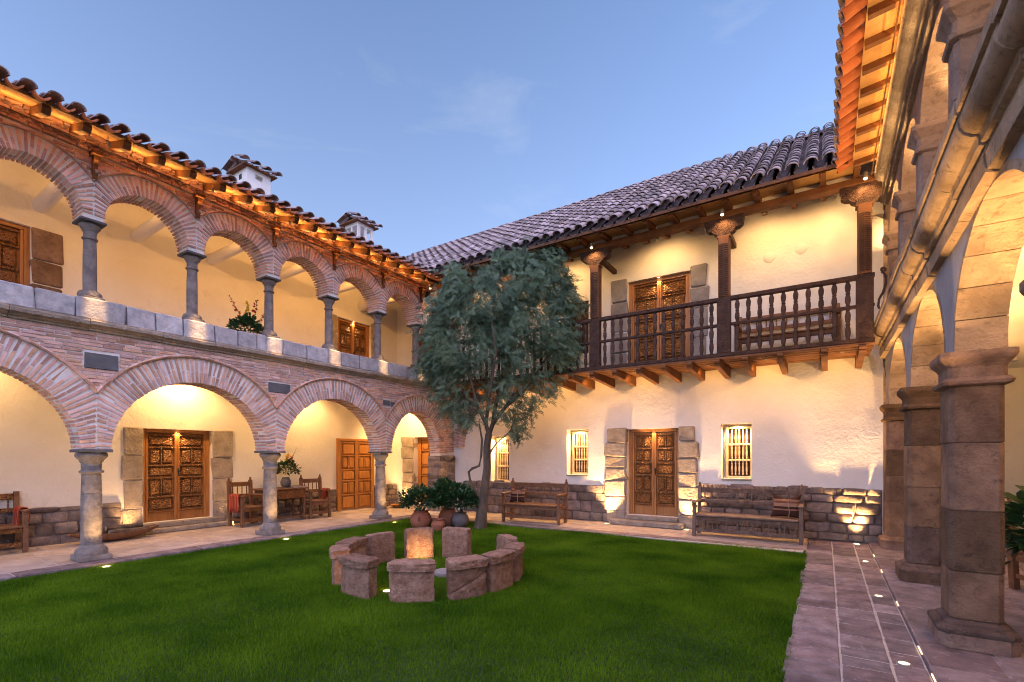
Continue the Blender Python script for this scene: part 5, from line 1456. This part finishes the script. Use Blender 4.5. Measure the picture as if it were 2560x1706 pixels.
pot_plant((-7.14, 8.34, 0), .22, .40, TERRA, 'green shrub in the dark brown pot behind the other pots', 900, .70, (.42, .40, .30))
pot_plant((-6.74, 8.28, 0), .20, .34, DARKPOT, 'green shrub in a grey clay pot at the right of the pots', 900, .58, (.40, .40, .26))
t = thing('clay_pot', 'small empty red clay pot in front of the potted shrubs', 'pot', (-6.90, 7.74, 0))
MB().lathe(pot_profile(.150, .245, .82, .7), 24).build('pot_body', TERRA, t, True, False, 45)
for s_ in (-1, 1): MB().tube([(s_ * .138, 0, .17), (s_ * .175, 0, .175), (s_ * .172, 0, .14), (s_ * .145, 0, .12)], .008, 6).build('handle', TERRA, t, True, False)
# gallery plant on the right
pot_plant((1.72, 5.95, .055), .24, .46, DARKPOT, 'large leafy plant in a dark pot behind the nearest pillar', 420, .82, (.40, .42, .38), ll=.2, lw=.05)
t = thing('clay_pot', 'round orange clay pot on the gallery floor at the right edge', 'pot', (1.66, 5.42, .055)); MB().lathe(pot_profile(.18, .36, .55), 24).build('pot_body', TERRA, t, True, False, 45)
# flowers: vase on the table and bowl on the upper gallery
FLOW = {c: mat('petal_' + c, v, v2, 30, .6, .2, 60, sub=.1) for c, v, v2 in (('yellow', (.70, .42, .02), (.80, .55, .05)), ('orange', (.75, .16, .06), (.85, .26, .12)), ('red', (.35, .02, .02), (.5, .05, .04)), ('pink', (.6, .12, .10), (.7, .2, .15)))}
STEM = mat('flower_stem', (.05, .10, .02), (.09, .15, .04), 10, .7, .2, 40)
def flower(t, base, tip, col, n=12, s_=.03):
    base, tip = Vector(base), Vector(tip); mid = (base + tip) / 2 + Vector((jit(.03), jit(.03), .02))
    MB().tube([base, mid, tip], [.006, .005, .003], 5).build('stem', STEM, t, True, False)
    m_ = MB()
    for k in range(n):
        f = .55 + .45 * k / n; p = base.lerp(tip, f) + Vector((jit(.012), jit(.012), jit(.01))); a = Vector((jit(1), jit(1), R_.uniform(.0, 1))).normalized(); b = a.cross(Vector((jit(1), jit(1), jit(1)))).normalized()
        e = s_ * (1.25 - f * .6)
        m_.add([p, p + a * e * .6 + b * e * .5, p + a * e * 1.3, p + a * e * .6 - b * e * .5], [(0, 1, 2, 3)])
        c = a.cross(b)
        m_.add([p, p + a * e * .6 + c * e * .5, p + a * e * 1.2 + c * .2 * e, p + a * e * .6 - c * e * .5], [(0, 1, 2, 3)])
    m_.build('blossom', FLOW[col], t, False, False)
v1 = thing('flower_vase', 'dark vase of greenery with yellow and orange flowers on the table', 'vase', (-10.82, 6.72, .826))
MB().lathe(pot_profile(.12, .24, .62), 20).build('vase_body', DARKPOT, v1, True, False, 45)
m_ = MB(); leaves(m_, (0, .05, .42), 300, .25, .25, .20, .10, .03); m_.build('foliage', LEAFD, v1, False, False)
flower(v1, (0, 0, .3), (.05, .02, .80), 'yellow', 18, .06); flower(v1, (0, .05, .3), (.05, .12, .76), 'orange', 18, .06); flower(v1, (0, .05, .4), (.0, .28, .95), 'red', 2, .01)
v2 = thing('flower_bowl', 'leafy potted plant with heliconia flowers behind the upper parapet', 'plant', (-9.35, 5.02, 3.44))
MB().lathe(pot_profile(.18, .34, .8), 20).build('pot', TERRA, v2, True, False, 45)
m_ = MB(); leaves(m_, (0, 0, .56), 420, .24, .27, .24, .11, .03); m_.build('foliage', LEAFD, v2, False, False)
for b_, tp, c, n in (((0, -.05, .55), (.05, -.36, 1.12), 'pink', 12), ((0, 0, .6), (.03, -.02, 1.12), 'yellow', 18), ((0, .05, .6), (.02, .17, 1.2), 'red', 16), ((0, .1, .55), (.06, .30, .95), 'pink', 8), ((0, 0, .6), (.0, -.22, .95), 'orange', 8)): flower(v2, b_, tp, c, n, .05)

# table with cloth in the right gallery, chair behind it
rt_ = thing('gallery_table', 'table under a striped dark cloth in the right gallery', 'table', (2.25, 6.75, .055))
box_part('tabletop', rt_, -.45, .45, -.6, .6, .70, .735, FURN)
CLOTH = stripes('dark_striped_cloth', [(0, (.06, .02, .015)), (.2, (.30, .10, .03)), (.26, (.06, .02, .015)), (.5, (.25, .06, .03)), (.56, (.05, .018, .014))], 6.0, 0)
m_ = MB(); m_.cbox(-.47, .47, -.62, .62, .737, .745, .003); m_.box(-.472, .472, -.63, -.621, .50, .742); m_.box(-.475, -.471, -.62, .62, .52, .742); m_.build('cloth', CLOTH, rt_, world=False)
for sx in (-1, 1):
    for sy in (-1, 1): box_part('leg', rt_, sx * .4 - .03, sx * .4 + .03, sy * .54 - .03, sy * .54 + .03, 0, .70, FURN)
PAPER = mat('white_paper', (.78, .77, .75), (.84, .83, .81), 20, .9, .1, 60)
o = MB().box(-.11, .11, -.15, .15, 0, .006).build('paper_sheet', PAPER); o.location = (2.02, 6.40, .8015); o.rotation_euler = (0, 0, .4); tag(o, 'white sheet of paper on the front of the gallery table', 'paper')
o = MB().box(-.10, .10, -.14, .14, 0, .008).build('napkin', PAPER); o.location = (2.0, 6.95, .8015); o.rotation_euler = (0, 0, -.2); tag(o, 'folded white napkin farther back on the gallery table', 'napkin')
gc = chair(thing('gallery_chair', 'reddish wooden armchair behind the gallery table at the right', 'chair', (2.15, 7.75, .055), PI * .15), FURN, FURN)

# ================================================================== TREE
TR = thing('pepper_tree', 'slender pepper tree with drooping blue-green foliage on the lawn', 'tree', (-6.29, 8.40, 0))
tw = Vector((-6.29, 8.40, 0))
def P2W(px, py, back=0.0):
    """a point of the tree seen at this pixel, in the plane through the trunk facing the view, moved back by 'back'"""
    d = (tw - CAMP).dot(CF) + back
    return CAMP + CF * d + CR * ((px - 1280) / 1205 * d) + uz * (-(py - 1138) / 1205 * d) - tw
mt = MB()
trunk = [P2W(1201, 1326), P2W(1205, 1270), P2W(1212, 1220), P2W(1218, 1170), P2W(1217, 1120), P2W(1222, 1085)]
mt.tube(trunk, [.15, .112, .092, .083, .078, .078], 12); 
limbs = [([P2W(1222, 1090), P2W(1232, 1060), P2W(1262, 1020), P2W(1285, 985), P2W(1340, 950), P2W(1375, 935, .2)], .055), ([P2W(1222, 1090), P2W(1215, 1060), P2W(1195, 1020, -.2), P2W(1180, 960, -.3), P2W(1150, 880, -.3), P2W(1120, 800, -.2)], .05),
         ([P2W(1232, 1062), P2W(1240, 1010, .2), P2W(1255, 940, .3), P2W(1270, 850, .2), P2W(1290, 760), P2W(1310, 690)], .05), ([P2W(1262, 1020), P2W(1320, 970, .4), P2W(1375, 880, .5), P2W(1400, 780, .4)], .036),
         ([P2W(1215, 1060), P2W(1225, 980, -.4), P2W(1240, 880, -.6), P2W(1225, 780, -.4), P2W(1230, 720, -.2)], .04), ([P2W(1195, 1020), P2W(1150, 985, .2), P2W(1110, 940, .3), P2W(1085, 880, .2)], .032),
         ([P2W(1220, 1140), P2W(1240, 1110), P2W(1275, 1080), P2W(1290, 1040)], .028)]
for pts, r in limbs: mt.tube(pts, [r * (1 - .8 * i / (len(pts) - 1)) for i in range(len(pts))], 8)
mt.build('trunk', BARK, TR, True, False, 60)
ms = MB(); st = [P2W(1207, 1255), P2W(1186, 1225), P2W(1175, 1200), P2W(1172, 1180), P2W(1180, 1172), P2W(1198, 1165), P2W(1203, 1140), P2W(1205, 1100), P2W(1198, 1060)]
ms.tube(st, [.03, .028, .028, .028, .03, .028, .026, .024, .015], 8); ms.build('side_stem', BARK, TR, True, False, 60)
# crown: clumps of drooping sprays
cl = [(1120, 790, 70), (1085, 860, 55), (1150, 730, 50), (1210, 760, 80), (1270, 720, 75), (1330, 700, 70), (1385, 690, 55), (1360, 790, 80), (1290, 820, 90), (1210, 850, 90), (1130, 900, 80), (1110, 970, 55), (1180, 950, 75), (1260, 920, 85), (1340, 890, 80),
      (1400, 860, 50), (1370, 960, 45), (1310, 980, 60), (1230, 1010, 55), (1150, 1030, 45), (1280, 1050, 30), (1385, 640, 28), (1255, 660, 30), (1137, 690, 28), (1420, 905, 32), (1075, 920, 40), (1325, 650, 30), (1425, 730, 30), (1300, 1075, 18), (1395, 745, 45), (1200, 690, 40), (1240, 800, 70), (1290, 770, 60), (1200, 820, 60), (1060, 900, 22), (1440, 760, 22), (1435, 850, 24), (1385, 615, 14), (1258, 640, 16), (1136, 672, 16), (1415, 690, 20), (1090, 800, 30), (1100, 745, 26), (1330, 1020, 22), (1120, 1030, 26), (1070, 960, 24), (1165, 1060, 22), (1300, 640, 18), (1285, 1095, 14)]
vv = []; ff = []
nr = np.random.default_rng(3)
for (cx, cy, rr) in cl:
    d0 = (tw - CAMP).dot(CF)
    rm = rr * .76 / 1205 * d0; cx = 1250 + (cx - 1250) * .94; cy = 845 + (cy - 845) * .96
    nsub = int(4 + rr * .22); subs = []
    for k in range(nsub):
        dd = nr.normal(size=3); dd /= np.linalg.norm(dd); subs.append((dd, rm * nr.uniform(.2, 1.3) ** .6))
    for k in range(int(nsub * (22 if cy < 930 else 12) * nr.uniform(.5, 1.3))):
        dd, rad = subs[k % nsub]
        bk = dd[1] * rad * 1.5 + nr.normal() * .08
        c = P2W(cx, cy, bk) + CR * (dd[0] * rad + nr.normal() * .11) + uz * (dd[2] * rad + nr.normal() * .11)
        # one spray: a drooping stalk with leaflets on both sides
        out = Vector((c.x, c.y, 0)); out = out.normalized() if out.length > .1 else Vector((1, 0, 0))
        dr_ = (out * nr.uniform(.0, .7) + Vector((nr.normal() * .55, nr.normal() * .55, -nr.uniform(-.1, 1.0)))).normalized()
        sd = dr_.cross(Vector((nr.normal(), nr.normal(), nr.normal() * .3))).normalized()
        Ls = nr.uniform(.10, .22); nl = 9
        for q in range(nl):
            for s_ in (-1, 1):
                p = c + dr_ * (Ls * q / nl) + Vector((0, 0, -.02 * (q / nl) ** 2))
                a = (sd * s_ * .75 + dr_ * .75 + Vector((nr.normal() * .12, nr.normal() * .12, nr.normal() * .12))).normalized(); b = a.cross(dr_.cross(sd)).normalized()
                l = nr.uniform(.030, .056); w = l * .15
                i0 = len(vv); vv += [tuple(p), tuple(p + a * l * .5 + b * w), tuple(p + a * l), tuple(p + a * l * .5 - b * w)]; ff.append((i0, i0 + 1, i0 + 2, i0 + 3))
me = bpy.data.meshes.new('crown'); me.from_pydata(vv, [], ff); me.materials.append(leafmat('pepper_leaf', (.026, .068, .046), (.23, .33, .20), .55, .25)); me.update()
o = bpy.data.objects.new('crown', me); COL.objects.link(o); o.parent = TR
# ================================================================== LIGHTS (lamps that show lit, and unseen ones placed for the glow on walls and eaves)
# uplights in the grass in front of the arcade columns
for (x, y, cy, lab) in ((-8.56, 2.60, 2.60, 'ground light in the grass before the nearest arcade column'), (-8.52, 5.30, 5.35, 'ground light in the grass before the second arcade column'), (-8.50, 8.02, 8.15, 'ground light in the grass before the third arcade column')):
    ground_lamp((x, y, .012), (XL - .10, cy, 0.9), 34, lab, 60, 'ground lights in the lawn edge', r=.045, halo=.35)
ground_lamp((-5.02, 5.27, .012), (-5.58, 5.70, .22), 7, 'ground light shining on the rear stone seat', 105, 'ground lights in the seat ring', halo=.2)
ground_lamp((-4.28, 3.92, .012), (-4.9, 3.72, .35), 5, 'ground light in the grass between the front seats', 70, 'ground lights in the seat ring', halo=.35)
# path lights
for k, y in enumerate((4.67, 6.75, 8.84)):
    ground_lamp((.50, y, .020), (.74, y, 3.5), 330, ['nearest round floor light in the stone path', 'second round floor light in the stone path', 'third round floor light in the stone path'][k], 30, 'floor lights in the path', r=.034)
ground_lamp((.47, 10.48, .020), (.40, YB + .05, 1.9), 200, 'floor light at the far end of the path under the wall', 60, 'floor lights in the path')
# uplights at the door jambs
ground_lamp((-4.17, 10.36, .037), (-4.24, YB + .05, 1.9), 170, 'floor light at the left foot of the courtyard door', 75, 'floor lights beside the courtyard door')
ground_lamp((-2.42, 10.40, .037), (-2.32, YB + .05, 1.9), 120, 'floor light at the right foot of the courtyard door', 70, 'floor lights beside the courtyard door')
ground_lamp((-11.0, 3.74, .052), (XLW, 3.80, .8), 22, 'floor light at the left foot of the arcade door', 80, 'floor lights beside the arcade door')
ground_lamp((-10.98, 5.56, .052), (XLW, 5.56, .8), 22, 'floor light at the right foot of the arcade door, behind the chair', 80, 'floor lights beside the arcade door')
ground_lamp((-10.78, 10.48, .052), (-10.8, YB, .9), 30, 'floor light at the foot of the corner doorway', 90)
# spot lamps on the balcony capitals
for x, lab in zip(PX, ('spot lamp above the corner post of the balcony', 'spot lamp above the balcony post behind the tree', 'spot lamp above the balcony post left of the upper door', 'spot lamp above the middle balcony post', 'spot lamp above the rightmost balcony post')):
    small_lamp((x, 9.36, 5.93), (x, 9.58, 5.60), 5, lab, 120, group='spot lamps along the balcony')
# recessed downlights over doors and in the window niches
def recessed(loc, target, power, label, angle=100):
    t = thing('recessed_light', label, 'light', loc)
    MB().lathe([(.034, .0), (.034, -.006), (.026, -.008), (.026, .0)], 14, loc).build('trim_ring', STEEL, t, True)
    MB().lathe([(.025, 0), (.025, -.004), (.001, -.005)], 14, loc).build('lens', LENS, t, True)
    spot('lamp', (loc[0], loc[1], loc[2] - .03), target, power, angle, .6, .02, parent=t)
recessed((-3.235, YB + .07, 2.187), (-3.235, YB + .20, 1.2), 6, 'recessed light over the carved courtyard door')
recessed((-3.10, YB + .05, 5.547), (-3.10, YB + .16, 4.5), 7, 'recessed light over the balcony door')
recessed((XLW - .06, 4.635, 2.127), (XLW - .16, 4.635, 1.2), 8, 'recessed light over the carved arcade door')
recessed((XLW - .05, 9.08, 5.407), (XLW - .14, 9.08, 4.5), 7, 'recessed light over the upper gallery door by the corner')
for (a, b, c, d), lab in zip(WIN, ('recessed light in the window niche behind the tree', 'recessed light in the window niche left of the courtyard door', 'recessed light in the window niche right of the courtyard door')):
    recessed(((a + b) / 2, YB + .09, d - .002), ((a + b) / 2, YB + .10, c), 42, lab, 160)
# ground-floor gallery ceiling lamps
for k, (x, y, pw, tx, ty, tz) in enumerate([(-10.7, 4.6, 46, XLW, 4.6, 2.0), (-10.5, 1.6, 21, XLW, 1.5, 2.0), (-10.5, 7.4, 38, XLW, 7.2, 1.9), (-10.2, 9.75, 80, -10.4, YB, 1.6)]):
    small_lamp((x, y, 3.22), (tx, ty, tz), pw, ['ceiling lamp of the arcade before the carved door', 'ceiling lamp of the arcade above the left bench', 'ceiling lamp of the arcade above the table', 'ceiling lamp of the arcade in the corner bay'][k], 150, False, 'ceiling lamps of the arcade')
# upper gallery: lamps on the inner side of the arches, washing the wall
for k, y in enumerate((.5, 1.88, 3.25, 4.62, 5.98, 7.34, 8.68)):
    small_lamp((XL - .55, y, 5.95), (XLW, y, 5.1), [8.5, 8.5, 9.5, 11, 12.5, 15, 17][k], 'upper gallery lamp inside arch %s from the left' % ['just out of view', 'one', 'two', 'three', 'four', 'five', 'six'][k], 150, False, 'upper gallery lamps', AMBER)
# eave lamps on the wooden brackets: one shines up on the boards, one down on the parapet
for k, c in enumerate(UCOL[1:]):
    t = thing('eave_lamp', 'eave lamp on the bracket above upper column %s' % ['off the left edge', 'nearest the camera', 'two', 'three', 'four', 'five', 'six at the corner'][k], 'light', (XL + .10, c, 5.70), 0, 'eave lamps on the arcade brackets')
    MB().lathe([(.018, -.025), (.018, .025)], 10, (XL + .10, c, 5.70)).build('housing', STEEL, t, True); MB().box(XL + .05, XL + .085, c - .006, c + .006, 5.695, 5.705).build('arm', STEEL, t)
    spot('lamp', (XL + .14, c, 5.75), (XL + .42, c, 6.2), [1.5, 1.5, 2, 3, 2, 1.5, 1][k], 140, .9, .03, AMBER, parent=t)
    # narrow spot hung at the eave, falling on the parapet below the column
    MB().lathe([(.016, -.03), (.016, .03)], 10, (XL + .50, c + .02, 5.95)).build('housing', STEEL, t, True); MB().box(XL + .496, XL + .504, c + .016, c + .024, 5.98, 6.06).build('arm', STEEL, t)
    spot('lamp', (XL + .50, c + .02, 5.91), (XL + .045, c, 3.74), 480, 8.5, 1.0, .035, parent=t)
def strip(name, loc, direction, length, power, label, group, col=AMBER):
    t = thing(name, label, 'light', loc, 0, group)
    MB().box(loc[0] - .008, loc[0] + .008, loc[1] - length / 2, loc[1] + length / 2, loc[2] - .010, loc[2] - .004).build('housing', BEAMW, t)
    d = bpy.data.lights.new('lamp', 'AREA'); d.shape = 'RECTANGLE'; d.size = length; d.size_y = .012; d.energy = power; d.color = col
    o = bpy.data.objects.new('lamp', d); COL.objects.link(o); o.parent = t
    o.rotation_euler = Vector(direction).to_track_quat('-Z', 'Y').to_euler()
for k, (a, b) in enumerate(zip(UCOL, UCOL[1:])):
    strip('eave_strip', (-8.66, (a + b) / 2, 5.985), (.5, 0, 1), 1.15, [1.6, 1.6, 2, 3.2, 3.2, 2.4, 2][k], 'thin strip light under the left eave above upper arch %s' % ['just out of view', 'one', 'two', 'three', 'four', 'five', 'six'][k], 'strip lights under the left eave')
# under the balcony: lamps tucked up between the brackets, washing the wall below
for k, (x, pw) in enumerate([(-7.39, 7), (-6.39, 7), (-5.39, 7), (-4.39, 6), (-3.38, 5.5), (-1.90, 5.5), (-.93, 8), (.24, 5)]):
    small_lamp((x, 9.95, 3.335), (x, YB, 2.4), pw, ['lamp under the balcony close to the corner', 'lamp under the balcony behind the tree', 'lamp under the balcony just right of the tree', 'lamp under the balcony above the left door jamb', 'lamp under the balcony above the courtyard door',
               'lamp under the balcony above the right grilled window', 'lamp under the balcony above the long bench', 'lamp under the balcony at its right end'][k], 150, False, 'lamps under the balcony', AMBER)
# balcony ceiling lamps
for k, x in enumerate((-7.4, -5.2, -2.9, -.95, .05)):
    small_lamp((x, 9.95, 6.02), (x, YB, 5.2), [13, 15, 14, 11, 11][k], ['balcony ceiling lamp near the corner', 'balcony ceiling lamp above the upper window', 'balcony ceiling lamp above the upper door', 'balcony ceiling lamp above the left end of the balcony bench', 'balcony ceiling lamp beside the rightmost post'][k], 150, False, 'balcony ceiling lamps')
# right gallery, both floors: small uplights on top of the pillar capitals, hidden from the court
for k, y in enumerate(PY[1:5]):
    x_, yy, zz = PXC + .245, y + PD / 2, 2.40
    t = thing('capital_lamp', 'uplight on the inner side of stone pillar %s' % ['one', 'two', 'three', 'four'][k], 'light', (x_, yy, zz), 0, 'uplights on the stone pillars')
    MB().lathe([(.03, -.05), (.034, 0), (.034, .03)], 12, (x_, yy, zz)).build('housing', STEEL, t, True)
    for s_ in (-1, 1): spot('lamp', (x_ + .03, yy + s_ * .05, zz + .06), (PXC - .02, yy + s_ * .75, 3.1), 40, 120, .7, .03, parent=t)
    spot('lamp', (x_ + .05, yy, zz + .06), (3.0, yy, 3.0), 34, 140, .7, .03, parent=t)
for k, y in enumerate(UY[1:6]):
    x_, yy, zz = UX + .22, y + UD / 2, 5.22
    t = thing('capital_lamp', 'uplight on the inner side of upper stone pillar %s' % ['one', 'two', 'three', 'four', 'five'][k], 'light', (x_, yy, zz), 0, 'uplights on the upper stone pillars')
    MB().lathe([(.026, -.04), (.03, 0), (.03, .03)], 12, (x_, yy, zz)).build('housing', STEEL, t, True)
    for s_ in (-1, 1): spot('lamp', (x_ + .02, yy + s_ * .05, zz + .05), (UX - .02, yy + s_ * .5, 5.75), 26, 130, .7, .03, parent=t)
    spot('lamp', (x_ + .05, yy, zz + .05), (3.0, yy, 6.2), 34, 140, .7, .03, parent=t)
for k, y in enumerate((3.2, 4.6, 6.0, 7.4, 8.7)):
    strip('eave_strip', (.605, y, 5.975), (.35, 0, 1), 1.3, [.42, .45, .58, .85, .75][k], 'thin strip light under the right eave, section %s from the camera' % ['one', 'two', 'three', 'four', 'five'][k], 'strip lights under the right eave')
